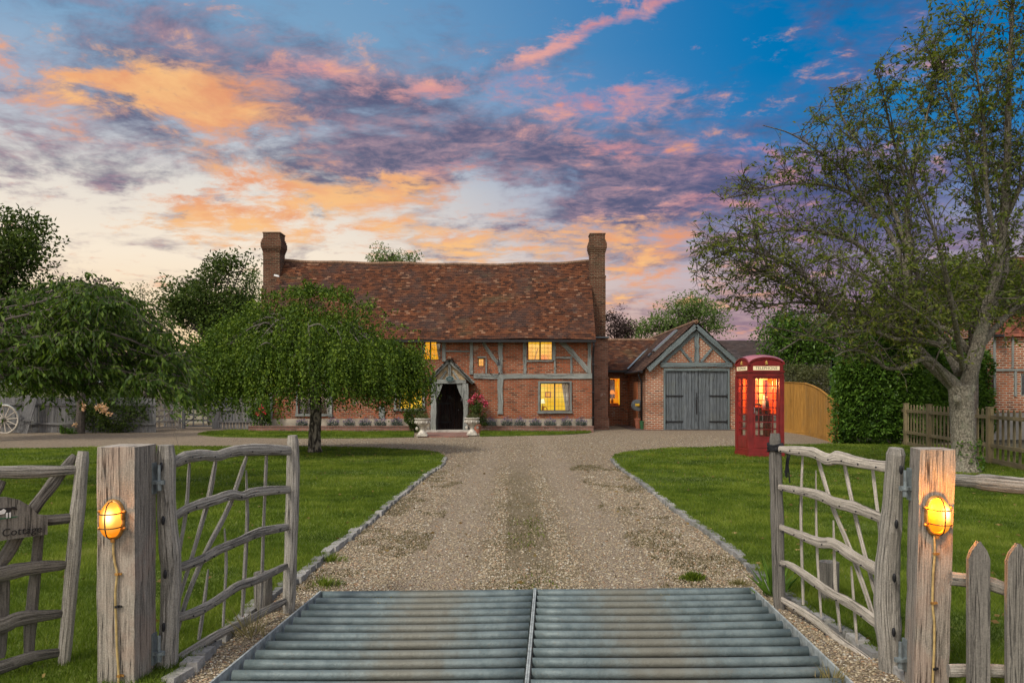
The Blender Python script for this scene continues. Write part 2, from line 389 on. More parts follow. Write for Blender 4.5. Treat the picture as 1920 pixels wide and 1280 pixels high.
def glassmat(name, gl=.1, tint=(1, 1, 1, 1)):
    m, t = newmat(name); a = t.node('ShaderNodeBsdfTransparent'); a.inputs[0].default_value = tint
    g = t.node('ShaderNodeBsdfGlossy'); g.inputs['Roughness'].default_value = .05
    mx = t.node('ShaderNodeMixShader'); mx.inputs[0].default_value = gl
    t.l.new(a.outputs[0], mx.inputs[1]); t.l.new(g.outputs[0], mx.inputs[2]); t.l.new(mx.outputs[0], t.out.inputs[0]); return m

M = {}
M['oak'] = wood('weathered_oak', (.16, .148, .122), (.56, .515, .43))
M['oak_post'] = wood('weathered_oak_post', (.13, .115, .092), (.50, .445, .36), red=(.32, .19, .13, 1), crack=1.0)
M['oak_dark'] = wood('dark_weathered_oak', (.095, .088, .076), (.29, .265, .22))
M['oak_pale'] = wood('pale_weathered_oak', (.29, .255, .20), (.76, .68, .56))
M['timber'] = wood('grey_oak_timber', (.13, .142, .128), (.335, .345, .31), crack=.5, gs=.5)
M['garage_timber'] = wood('blue_grey_timber', (.088, .112, .112), (.175, .21, .205), gs=.5, crack=.3)
M['garage_door'] = wood('grey_board_door', (.06, .072, .078), (.19, .215, .225), gs=.45)
M['door'] = wood('dark_oak_door', (.012, .008, .008), (.045, .03, .028), gs=.5)
M['fence_gold'] = wood('golden_softwood', (.30, .135, .020), (.60, .31, .062), gs=.5, crack=.3)
M['picket'] = wood('olive_softwood', (.13, .10, .05), (.30, .24, .13), gs=.5, crack=.3)
M['grey_board'] = wood('silver_board', (.085, .085, .085), (.24, .235, .225), gs=.5)
M['brick'] = brick('red_brick', (.27, .072, .030), (.05, .022, .018), (.31, .235, .16), ms=.012, dark=(.13, .055, .036, 1), patch=(.34, .28, .22, 1))
M['brick_garage'] = brick('orange_brick', (.29, .090, .040), (.07, .03, .025), (.46, .39, .29), ms=.015)
M['brick_chimney'] = brick('sooty_brick', (.10, .042, .026), (.022, .015, .013), (.20, .155, .10), dark=(.07, .05, .03, 1))
M['brick_low'] = brick('bed_brick', (.22, .10, .075), (.11, .06, .045), (.26, .22, .18))
M['brick_base'] = brick('chimney_base_brick', (.22, .10, .065), (.09, .045, .035), (.25, .2, .15), patch=(.42, .38, .32, 1))
M['tile'] = tiles_mat('clay_tiles', [(0, (.034, .015, .009)), (.25, (.072, .026, .012)), (.6, (.118, .040, .016)), (.92, (.165, .060, .024)), (.97, (.28, .15, .085)), (1, (.08, .045, .028))])
M['tile_brown'] = tiles_mat('brown_tiles', [(0, (.055, .032, .023)), (.5, (.105, .058, .038)), (.9, (.15, .085, .056)), (1, (.22, .14, .09))], moss=(.12, .11, .06))
M['tile_dark'] = tiles_mat('dark_tiles', [(0, (.03, .027, .028)), (.5, (.05, .043, .042)), (1, (.08, .065, .06))])
M['tile_red'] = tiles_mat('red_hung_tiles', [(0, (.16, .05, .035)), (.5, (.28, .085, .05)), (1, (.36, .13, .08))])
M['ridge'] = plain('ridge_clay', (.17, .10, .06), .9, .35, 5)
M['plinth'] = plain('stone_plinth', (.29, .25, .19), .9, .3, 3)
M['stone'] = plain('carved_stone', (.44, .41, .34), .9, .3, 12, bmp=.008)
M['slab'] = plain('stone_step', (.36, .33, .28), .9, .25, 4)
M['sett'] = None
M['black'] = plain('black_iron', (.012, .012, .013), .45, .2)
M['soil'] = plain('dark_soil', (.035, .025, .018), 1, .4, 10, bmp=.02)
M['galv'] = plain('galvanised_steel', (.20, .235, .24), .45, .25, 30, metal=.5, spec=.5)
M['guard'] = plain('dark_bronze_wire', (.05, .028, .012), .5, .2, 30)
M['rail_steel'] = plain('dull_steel', (.26, .285, .27), .7, .3, 20)
M['brass'] = plain('aged_brass', (.42, .22, .06), .4, .25, 40, metal=.6)
M['cable'] = plain('armoured_cable', (.36, .26, .10), .6, .25, 30)
M['rope'] = plain('black_cord', (.01, .01, .011), .8, .2)
M['red_paint'] = plain('red_gloss_paint', (.19, .014, .014), .38, .22, 5, spec=.5, bmp=.001)
M['red_roof'] = plain('faded_red_roof_paint', (.30, .10, .11), .45, .25, 4)
M['cream'] = emis('opal_sign_glass', srgb(250, 226, 176), .95)
M['gold'] = plain('gilt', (.6, .40, .10), .4, .1)
M['window_frame'] = plain('dark_window_frame', (.05, .042, .04), .5, .2)
M['lead'] = plain('lead_came', (.10, .075, .04), .6, .2)
M['glass'] = glassmat('window_glass', .07)
M['glass_dark'] = plain('dark_glass', (.03, .035, .04), .1, .1, spec=.6)
M['white'] = plain('white_plastic', (.7, .7, .68), .5, .1)
M['curtain'] = plain('grey_curtain', (.42, .40, .36), .9, .25, 6)
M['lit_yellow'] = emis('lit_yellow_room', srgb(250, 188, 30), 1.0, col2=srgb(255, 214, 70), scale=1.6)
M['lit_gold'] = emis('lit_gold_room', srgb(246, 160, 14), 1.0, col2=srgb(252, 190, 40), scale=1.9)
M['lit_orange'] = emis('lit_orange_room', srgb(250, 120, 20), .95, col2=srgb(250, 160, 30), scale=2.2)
M['lit_white'] = emis('lamp_shade_glow', srgb(255, 246, 190), 1.3)
M['lit_shade'] = emis('orange_shade_glow', srgb(255, 140, 30), 1.0)
M['interior_dark'] = plain('interior_shadow', (.07, .025, .012), .9, .2)
M['picture'] = plain('picture_red', (.5, .12, .04), .7, .4, 12)
M['bark'] = plain('grey_bark', (.25, .225, .185), .95, .45, 16, bmp=.03)
M['bark_dark'] = plain('dark_bark', (.075, .062, .05), .95, .4, 14, bmp=.02)
M['bark_branch'] = plain('branch_bark', (.125, .11, .088), .95, .4, 9, bmp=.01)
M['bark_birch'] = None
M['dead_twig'] = plain('dead_twig', (.28, .25, .22), .95, .3, 9)
M['terracotta'] = plain('terracotta', (.32, .12, .07), .8, .2)
M['green_plastic'] = plain('green_plastic', (.03, .10, .04), .5, .2)
M['hose_grey'] = plain('grey_plastic', (.12, .14, .15), .5, .2)
M['yellow'] = plain('yellow_label', (.6, .38, .03), .6, .1)
M['roof_white'] = plain('pale_metal_roof', (.42, .46, .50), .5, .15, 3)
M['l_birch'] = leafmat('birch_leaf', [(.15, (.024, .045, .008)), (.5, (.055, .098, .009)), (.80, (.17, .235, .024))], .25, .5, 2.2, .42)
M['l_right'] = leafmat('cherry_leaf_thin', [(.15, (.034, .054, .010)), (.45, (.090, .125, .018)), (.80, (.17, .19, .032)), (.97, (.27, .14, .035))], .38)
M['l_cherry'] = leafmat('cherry_leaf', [(.15, (.020, .040, .007)), (.5, (.052, .095, .014)), (.85, (.14, .20, .03))])
M['l_oak'] = leafmat('oak_leaf', [(.15, (.020, .036, .009)), (.5, (.046, .076, .014)), (.85, (.10, .138, .026))], .25)
M['l_pale'] = leafmat('pale_leaf', [(.15, (.05, .085, .02)), (.5, (.10, .16, .04)), (.85, (.18, .24, .07))])
M['l_purple'] = leafmat('purple_leaf', [(.15, (.022, .014, .014)), (.5, (.045, .028, .026)), (.85, (.08, .055, .045))], .15)
M['l_laurel'] = leafmat('laurel_leaf', [(.15, (.022, .05, .009)), (.5, (.055, .115, .014)), (.85, (.12, .21, .028))], .2, .32)
M['l_olive'] = leafmat('olive_leaf', [(.15, (.05, .055, .02)), (.5, (.09, .10, .04)), (.85, (.15, .155, .07))])
M['l_lav'] = leafmat('lavender_leaf', [(.15, (.05, .07, .06)), (.5, (.09, .12, .10)), (.85, (.15, .17, .16))], .2)
M['l_lavf'] = leafmat('lavender_flower', [(.15, (.08, .06, .13)), (.85, (.17, .13, .24))], .2)
M['petal_pink'] = leafmat('pink_petal', [(.15, (.35, .02, .06)), (.5, (.55, .06, .12)), (.85, (.70, .22, .28))], .3)
M['petal_red'] = leafmat('red_petal', [(.15, (.4, .02, .02)), (.85, (.6, .08, .08))], .3)
M['petal_peach'] = leafmat('peach_petal', [(.15, (.7, .40, .22)), (.85, (.85, .62, .42))], .3)
M['core'] = plain('dark_hedge_core', (.012, .02, .006), 1, .4, 6)  # near-black fill, the shade inside the hedge put into its colour

def mat_setts():
    m, t = newmat('granite_setts'); c = t.ramp(attr(t), [(0, (.12, .12, .11)), (.5, (.22, .215, .195)), (1, (.33, .315, .28))])
    n = t.noise(wpos(t), 22, 5, .65); c = t.mix(t.m('MULTIPLY', t.sm(n, .45, .65), .5), c, (.12, .12, .10, 1))
    c = t.mix(t.m('MULTIPLY', t.sm(t.noise(wpos(t), 3, 4), .55, .7), .4), c, (.09, .11, .04, 1))
    t.put(t.b.inputs['Base Color'], c); t.b.inputs['Roughness'].default_value = .9; bump(t, n, .02); return m
M['sett'] = mat_setts()
def mat_birchbark():
    m, t = newmat('birch_bark'); p = wpos(t)
    v = t.noise(t.mapping(p, (11, 11, 3.2)), 1, 3, .55, 1.4); n = t.noise(t.mapping(p, (12, 12, 5)), 1, 5, .7)
    c = t.mix(t.sm(t.m('ADD', v, t.m('MULTIPLY', t.m('SUBTRACT', n, .5), .5)), .46, .60), (.030, .025, .02, 1), (.24, .21, .165, 1))
    c = t.mix(t.m('MULTIPLY', t.sm(n, .5, .7), .6), c, (.06, .05, .04, 1))
    t.put(t.b.inputs['Base Color'], c); t.b.inputs['Roughness'].default_value = .95; bump(t, v, .05); return m
M['bark_birch'] = mat_birchbark()
def mat_bark_right(name='lichened_bark', k=1.0):
    m, t = newmat(name); p = wpos(t)
    n = t.noise(t.mapping(p, (34, 34, 24)), 1, 4, .7); b2 = t.noise(p, 4, 4, .6); v = t.noise(t.mapping(p, (6, 6, 30)), 1, 4, .6)
    c = t.ramp(n, [(.36, (.08, .072, .055)), (.5, (.185, .165, .13)), (.64, (.32, .29, .23))])
    c = t.mix(t.m('MULTIPLY', t.sm(b2, .5, .7), .5), c, (.20, .21, .15, 1))
    c = t.mix(1.0, c, (k, k, k*.95, 1), 'MULTIPLY')
    t.put(t.b.inputs['Base Color'], c); t.b.inputs['Roughness'].default_value = .95; bump(t, t.m('ADD', n, v), .02); return m
M['bark_right'] = mat_bark_right(); M['bark_limb'] = mat_bark_right('limb_bark', .72)
def mat_tubes():
    m, t = newmat('galvanised_tube'); p = wpos(t); sp = t.node('ShaderNodeSeparateXYZ'); t.put(sp.inputs[0], p)
    n = t.noise(p, 9, 5, .65); n2 = t.noise(p, 60, 3, .6)
    c = t.mix(t.sm(n, .35, .65), (.088, .118, .118, 1), (.135, .17, .165, 1))
    # rust-brown soil worn in where the wheels cross
    dx = t.m('ABSOLUTE', t.m('SUBTRACT', t.m('ABSOLUTE', t.m('SUBTRACT', sp.outputs[0], .13)), .72))
    w = t.sm(t.m('ADD', dx, t.m('MULTIPLY', t.m('SUBTRACT', n, .5), .5)), .42, .05)
    c = t.mix(t.m('MULTIPLY', w, .6), c, (.155, .135, .09, 1))
    c = t.mix(t.m('MULTIPLY', t.sm(n2, .55, .75), .45), c, (.12, .11, .085, 1))
    t.put(t.b.inputs['Base Color'], c); t.b.inputs['Roughness'].default_value = .5; t.b.inputs['Metallic'].default_value = .15
    bump(t, n2, .003); return m
M['tube'] = mat_tubes()
def mat_gravel():
    m, t = newmat('gravel'); p = wpos(t); sp = t.node('ShaderNodeSeparateXYZ'); t.put(sp.inputs[0], p)
    v = t.vor(p, 74); v2 = t.vor(p, 30); sc = t.node('ShaderNodeSeparateColor'); t.l.new(v.outputs['Color'], sc.inputs[0])
    c = t.ramp(sc.outputs[0], [(0, (.13, .10, .055)), (.25, (.28, .225, .13)), (.5, (.38, .32, .20)), (.72, (.48, .42, .29)), (.9, (.31, .19, .09)), (1, (.60, .56, .44))])
    c = t.mix(t.sm(v.outputs['Distance'], .3, .75), c, (.13, .09, .06, 1))
    big = t.noise(p, .5, 5, .6); med = t.noise(p, 2.4, 5, .7)
    c = t.mix(t.m('MULTIPLY', t.sm(big, .4, .7), .4), c, (.27, .21, .14, 1)); g2 = t.noise(p, 12, 4, .8); c = t.mix(t.m('MULTIPLY', t.sm(g2, .5, .68), .3), c, (.46, .385, .28, 1)); c = t.mix(t.m('MULTIPLY', t.sm(g2, .46, .3), .55), c, (.16, .115, .075, 1))
    # moss and thin grass down the middle of the drive and along its edges
    cx = t.m('ABSOLUTE', t.m('SUBTRACT', sp.outputs[0], .16))
    strip = t.m('MULTIPLY', t.sm(t.m('ADD', cx, t.m('MULTIPLY', t.m('SUBTRACT', med, .5), 1.3)), .62, .05), t.sm(sp.outputs[1], 19, 11))
    c = t.mix(t.m('MULTIPLY', strip, .6), c, (.15, .12, .06, 1))
    e1 = t.m('MULTIPLY', t.sm(med, .52, .68), t.sm(cx, .9, 1.6)); e1 = t.m('MULTIPLY', e1, t.sm(sp.outputs[1], 17, 9))
    c = t.mix(t.m('MULTIPLY', e1, .55), c, (.15, .13, .06, 1))
    # two slightly smoother wheel tracks of finer paler grit
    tr = t.sm(t.m('ABSOLUTE', t.m('SUBTRACT', cx, .78)), .42, .12)
    c = t.mix(t.m('MULTIPLY', tr, .12), c, (.50, .41, .31, 1))
    t.put(t.b.inputs['Base Color'], c); t.b.inputs['Roughness'].default_value = .95
    bump(t, t.m('MULTIPLY', v.outputs['Distance'], -1), .02); return m
M['gravel'] = mat_gravel()
def mat_pebble():
    m, t = newmat('pebble'); c = t.ramp(attr(t), [(0, (.10, .077, .045)), (.2, (.22, .175, .105)), (.45, (.32, .265, .17)), (.65, (.40, .335, .225)), (.8, (.26, .15, .075)), (.9, (.29, .275, .22)), (1, (.54, .49, .38))])
    t.put(t.b.inputs['Base Color'], c); t.b.inputs['Roughness'].default_value = .8; return m
M['pebble'] = mat_pebble()
def mat_lawn():
    m, t = newmat('lawn_turf'); p = wpos(t); n = t.noise(p, .6, 5, .6); n2 = t.noise(t.mapping(p, (1, .6, 1)), 22, 4, .7); n3 = t.noise(p, 2.6, 4, .6)
    c = t.ramp(t.m('ADD', t.m('MULTIPLY', n2, .55), t.m('MULTIPLY', n, .45)), [(.3, (.034, .052, .010)), (.5, (.085, .12, .016)), (.7, (.16, .19, .034))])
    c = t.mix(t.m('MULTIPLY', t.sm(n3, .56, .72), .4), c, (.13, .13, .045, 1))
    t.put(t.b.inputs['Base Color'], c); t.b.inputs['Roughness'].default_value = 1; bump(t, n2, .03); return m
M['lawn'] = mat_lawn()
M['blade'] = leafmat('grass_blade', [(.15, (.032, .058, .007)), (.4, (.092, .142, .013)), (.65, (.18, .23, .028)), (.92, (.32, .32, .10))], .4, .6, 1.1)
M['drygrass'] = leafmat('dry_grass', [(.15, (.10, .10, .03)), (.5, (.20, .17, .07)), (.85, (.38, .32, .18))], .3)
M['moss'] = leafmat('mossy_grass', [(.15, (.045, .042, .016)), (.5, (.11, .092, .04)), (.85, (.22, .185, .10))], .2)
M['earth'] = plain('bare_earth', (.07, .065, .04), 1, .4, 2)

# ================================================================== GROUND
HOLE = [(-1.625, 2.9), (1.70, 2.9), (1.86, 6.21), (-1.457, 6.09)]
def holed(name, outer, z, mat):
    mb = MB(); O = [Vector((x, y, z)) for x, y in outer]; Hh = [Vector((x, y, z)) for x, y in HOLE]
    for i in range(4):
        j = (i+1) % 4; mb.face([O[i], O[j], Hh[j], Hh[i]])
    return kind(mb.build(name, mat), 'structure')
holed('ground', [(-700, -100), (700, -100), (700, 1200), (-700, 1200)], -.03, M['earth'])
holed('gravel_drive', [(-26, -3), (13.5, -3), (13.5, 42), (-26, 42)], 0, M['gravel'])
mb = MB(); Z0, Z1 = -.42, .0
hb = [Vector((x, y, 0)) for x, y in HOLE]
mb.face([p+Vector((0, 0, Z0)) for p in hb])
for i in range(4):
    j = (i+1) % 4; mb.face([hb[j]+Vector((0, 0, Z0)), hb[i]+Vector((0, 0, Z0)), hb[i]+Vector((0, 0, -.001)), hb[j]+Vector((0, 0, -.001))])
kind(mb.build('drain_pit', plain('dark_concrete', (.05, .05, .042), .95, .4, 3)), 'structure')  # one dark concrete colour on pit floor and walls

KL = [G(*p) for p in [(835, 858), (829, 872), (806, 888), (770, 915), (700, 973), (620, 1036), (556, 1090), (512, 1114), (461, 1157), (390, 1221), (330, 1276)]]
KL = smoothline(KL+[Vector((-1.92, 3.6, 0)), Vector((-2.0, 2.8, 0))], 5)
KR = [G(*p) for p in [(1147, 862), (1160, 876), (1200, 905), (1260, 952), (1330, 1003), (1380, 1040), (1446, 1103), (1536, 1163), (1640, 1228), (1730, 1288)]]
KR = smoothline(KR+[Vector((2.25, 3.5, 0)), Vector((2.35, 2.8, 0))], 5)
tipL = [G(*p) for p in [(822, 850), (790, 846), (700, 841), (580, 838.5), (300, 838), (0, 843)]]
tipR = [G(*p) for p in [(1152, 854), (1185, 847), (1260, 841.5), (1385, 838), (1480, 835), (1565, 833)]]
LAWN_L = list(KL)+[Vector((-18, 2.8, 0)), Vector((-24, 14, 0)), Vector((-24, 21.4, 0))]+tipL[::-1]
LAWN_R = list(KR)+[Vector((16, 2.8, 0)), Vector((14.5, 12, 0)), Vector((13, 22, 0)), Vector((11, 24.5, 0))]+tipR[::-1]
STRIP_L = [G(*p) for p in [(370, 815), (390, 810), (430, 807.6), (500, 807.5), (600, 807.6), (776, 808), (776, 819.5), (700, 821.5), (600, 822), (480, 820.5), (405, 819)]]
STRIP_R = [G(*p) for p in [(900, 809.5), (1112, 809), (1104, 812), (1060, 815), (960, 817.5), (900, 818.5)]]
from mathutils.geometry import tessellate_polygon
def sheet(name, poly, z, mat, k='structure'):
    mb = MB(); P = [Vector((p[0], p[1], z)) for p in poly]
    for tri in tessellate_polygon([P]):
        a = [P[i] for i in tri]
        if (a[1]-a[0]).cross(a[2]-a[0]).z < 0: a = a[::-1]
        mb.face(a)
    Q = P+[P[0]]
    for a, b in zip(Q, Q[1:]): mb.face([a, b, b-Vector((0, 0, z)), a-Vector((0, 0, z))])
    return kind(mb.build(name, mat), k)
sheet('lawn', LAWN_L, .03, M['lawn']); sheet('lawn', LAWN_R, .03, M['lawn'])
sheet('lawn', STRIP_L, .03, M['lawn']); sheet('lawn', STRIP_R, .03, M['lawn'])
mb = MB(); mb.box((7.2, 35.2, .008), (4.6, 5.4, .016))
kind(mb.build('paved_yard', plain('damp_brick_paving', (.085, .06, .05), .8, .35, 6)), 'structure')
mb = MB(); mb.box((-2.4, 29.2, .02), (1.75, 3.4, .04))
kind(mb.build('porch_path', M['brick_low']), 'structure')

# grass blades
def blades(name, polys, n, y0, y1, x0, x1, h, w, mat=None, excl=None):
    P = np.column_stack([rng.uniform(x0, x1, n), rng.uniform(y0, y1, n)])
    ok = np.zeros(n, bool)
    for q in polys: ok |= inpoly(P, q)
    ok &= (np.abs(P[:, 0]) < P[:, 1]*.68+.4)
    ok &= rng.random(n) < np.clip((P[:, 1]-y0)/.9, .0, 1)*np.clip((y1-P[:, 1])/.9, 0, 1)+(y0 < 4)
    P = P[ok]; m = len(P)
    den = np.array([mnoise.noise(Vector((p[0]*.9, p[1]*.9, 0))) for p in P]); hh = h*(.75+.5*den+.4*rng.random(m)); 
    base = np.column_stack([P, np.full(m, .025)]); a = rng.uniform(0, 6.283, m)
    s = np.column_stack([np.cos(a), np.sin(a), np.zeros(m)])*(w*(.6+.8*rng.random(m)))[:, None]/2
    lean = rng.normal(size=(m, 3))*.45; lean[:, 2] = 1; tip = base+lean*hh[:, None]
    V = np.stack([base-s, base+s, tip], 1).reshape(-1, 3); Fc = np.arange(3*m).reshape(m, 3)
    d2 = np.array([mnoise.noise(Vector((p[0]*3.1, p[1]*3.1, 8))) for p in P]); r = np.clip(.40+.42*den+.32*d2+.3*(rng.random(m)-.5)+(rng.random(m) > .965)*.5, 0, 1)
    return kind(np_mesh(name, V, Fc, 3, mat or M['blade'], r), 'stuff')
LP = [[tuple(p[:2]) for p in q] for q in (LAWN_L, LAWN_R)]
SP = [[tuple(p[:2]) for p in q] for q in (STRIP_L, STRIP_R)]
def near_blades():
    for q, sg in ((LP[0], -1), (LP[1], 1)):
        for y0, y1, n, w, h in ((3.9, 6.4, 90000, .006, .042), (5.9, 9.2, 120000, .0075, .042), (8.4, 13.0, 120000, .011, .042), (11.5, 17.5, 90000, .015, .042), (15.5, 23.8, 90000, .021, .045)):
            x0, x1 = sorted((sg*.6, sg*(y1*.68+.4))); blades('grass', [q], n, y0, y1, x0, x1, h, w)
    blades('grass', SP, 60000, 26.5, 32.5, -13.5, 3.4, .06, .025)
near_blades()
# loose stones on the near gravel
def pebbles(n, y0, y1, s0, s1, X=2.7):
    P = np.column_stack([rng.uniform(-X, X, n)+.15, rng.uniform(y0, y1, n)])
    bad = inpoly(P, [(-1.66, 2.5), (1.74, 2.5), (1.9, 6.27), (-1.5, 6.15)])
    for q in LP: bad |= inpoly(P, q)
    bad |= np.abs(P[:, 0]) > P[:, 1]*.66
    bad |= rng.random(n) > np.clip((P[:, 1]-y0)/(y1-y0)*5, .0, 1)*np.clip((y1-P[:, 1])/(y1-y0)*2.2, 0, 1)+(y0 < 4)*(P[:, 1] < y0+(y1-y0)*.5)
    bad |= (np.abs(np.abs(P[:, 0]-.16)-.78) < .34)&(rng.random(n) < .6)&(P[:, 1] < 18)
    bad |= (np.abs(P[:, 0]-.16) < .22)&(rng.random(n) < .75)&(P[:, 1] > 7)&(P[:, 1] < 18)
    P = P[~bad]; m = len(P); s = rng.uniform(s0, s1, m)
    a = rng.uniform(0, 6.283, m); c, sn = np.cos(a), np.sin(a)
    t = 1.618; ico = np.array([(-1, t, 0), (1, t, 0), (-1, -t, 0), (1, -t, 0), (0, -1, t), (0, 1, t), (0, -1, -t), (0, 1, -t), (t, 0, -1), (t, 0, 1), (-t, 0, -1), (-t, 0, 1)])/1.9
    fc = np.array([(0, 11, 5), (0, 5, 1), (0, 1, 7), (0, 7, 10), (0, 10, 11), (1, 5, 9), (5, 11, 4), (11, 10, 2), (10, 7, 6), (7, 1, 8), (3, 9, 4), (3, 4, 2), (3, 2, 6), (3, 6, 8), (3, 8, 9), (4, 9, 5), (2, 4, 11), (6, 2, 10), (8, 6, 7), (9, 8, 1)])
    sc = np.column_stack([s*rng.uniform(.8, 1.5, m), s*rng.uniform(.6, 1, m), s*rng.uniform(.4, .75, m)])
    V = ico[None]*sc[:, None, :]*(1+rng.uniform(-.18, .18, (m, 12, 1)))
    x = V[..., 0]*c[:, None]-V[..., 1]*sn[:, None]; y = V[..., 0]*sn[:, None]+V[..., 1]*c[:, None]
    V = np.stack([x+P[:, None, 0], y+P[:, None, 1], V[..., 2]+(s*.3)[:, None]], -1).reshape(-1, 3)
    Fc = (fc[None]+np.arange(m)[:, None, None]*12).reshape(-1, 3)
    kind(np_mesh('loose_stones', V, Fc, 3, M['pebble'], np.repeat(rng.random(m), 20), smooth=True), 'stuff')
pebbles(76000, 3.9, 9.5, .0045, .0110)
pebbles(48000, 6.5, 17, .006, .013)
pebbles(30000, 12, 31, .010, .018, 7)

def kerb(name, line, label):
    mb = MB(); L = [Vector(p) for p in line]; pos = 0; seg = []
    for a, b in zip(L, L[1:]):
        seg.append((pos, a, b)); pos += (b-a).length
    s = 0; 
    while s < pos-.1:
        w = random.uniform(.15, .24)
        for (q, a, b) in seg:
            if q <= s+w/2 <= q+(b-a).length+1e-6:
                p = a+(b-a).normalized()*(s+w/2-q); ang = math.atan2(b.y-a.y, b.x-a.x)+random.uniform(-.06, .06); break
        z = random.uniform(.022, .042)
        mb.box((p.x+random.uniform(-.012, .012), p.y, z/2-.01), (w-.015, random.uniform(.085, .115), z+.04), Matrix.Rotation(ang, 3, 'Z')@Matrix.Rotation(random.uniform(-.06, .06), 3, 'Y'), taper=.86)
        s += w
    return tag(mb.build(name, M['sett'], at=tuple(L[0])), label, 'kerb', 'granite sett kerbs along the drive')
kerb('kerb_edging', KL, 'grey granite sett kerb between the gravel drive and the lawn with the weeping tree')
kerb('kerb_edging', KR, 'grey granite sett kerb between the gravel drive and the lawn with the red kiosk')

# ================================================================== ROOF TILES
def tile_roof(mb, eave, ridge, u0, u1, gauge=.105, width=.165, thick=.016, wob=.006):
    """eave(u), ridge(u) give points; lays overlapping tiles in courses"""
    mid = (u0+u1)/2; L = (ridge(mid)-eave(mid)).length; rows = int(L/gauge); cols = int(abs(u1-u0)/width)
    nrm = (eave(u1)-eave(u0)).cross(ridge(mid)-eave(mid)).normalized()
    if nrm.z < 0: nrm = -nrm
    for i in range(rows):
        va, vb = i/rows, min(1, (i+1.25)/rows); off = (i % 2)*.5
        for j in range(-1, cols+1):
            a = max(0, min(cols, j+off+random.uniform(-.03, .03)))/cols; b = max(0, min(cols, j+1+off+random.uniform(-.05, 0)))/cols
            if b-a < .15/cols: continue
            ua, ub = u0+(u1-u0)*a, u0+(u1-u0)*b
            ea, eb, ra, rb = eave(ua), eave(ub), ridge(ua), ridge(ub)
            lift = nrm*(thick+random.uniform(0, wob)); lo = nrm*random.uniform(.0, .003)
            dv = random.uniform(-.06, .06)/rows
            p = [ea.lerp(ra, va+dv)+lift, eb.lerp(rb, va+dv)+lift, eb.lerp(rb, vb)+lo, ea.lerp(ra, vb)+lo]
            r = random.random(); mb.face(p, r=r)
            mb.face([p[0]-lift*1.3, p[1]-lift*1.3, p[1], p[0]], r=r*.5)
    n = 12
    for k in range(n):
        a, b = u0+(u1-u0)*k/n, u0+(u1-u0)*(k+1)/n; d = -nrm*.03
        mb.face([eave(a)+d, eave(b)+d, ridge(b)+d, ridge(a)+d], r=.1)
def interp(x, xs, ys): return float(np.interp(x, xs, ys))

# ================================================================== BUILDING HELPERS
def wall_front(mb, x0, x1, z0, z1, y, holes, depth=.18):
    xs = sorted({x0, x1}|{h[0] for h in holes}|{h[1] for h in holes}); zs = sorted({z0, z1}|{h[2] for h in holes}|{h[3] for h in holes})
    for a, b in zip(xs, xs[1:]):
        for c, d in zip(zs, zs[1:]):
            cx, cz = (a+b)/2, (c+d)/2
            if any(h[0] < cx < h[1] and h[2] < cz < h[3] for h in holes): continue
            mb.face([(a, y, c), (b, y, c), (b, y, d), (a, y, d)], r=.5)
    for h in holes:
        a, b, c, d = h[:4]
        mb.face([(a, y, c), (b, y, c), (b, y+depth, c), (a, y+depth, c)]); mb.face([(a, y, d), (a, y+depth, d), (b, y+depth, d), (b, y, d)])
        mb.face([(a, y, c), (a, y+depth, c), (a, y+depth, d), (a, y, d)]); mb.face([(b, y, c), (b, y, d), (b, y+depth, d), (b, y+depth, c)])
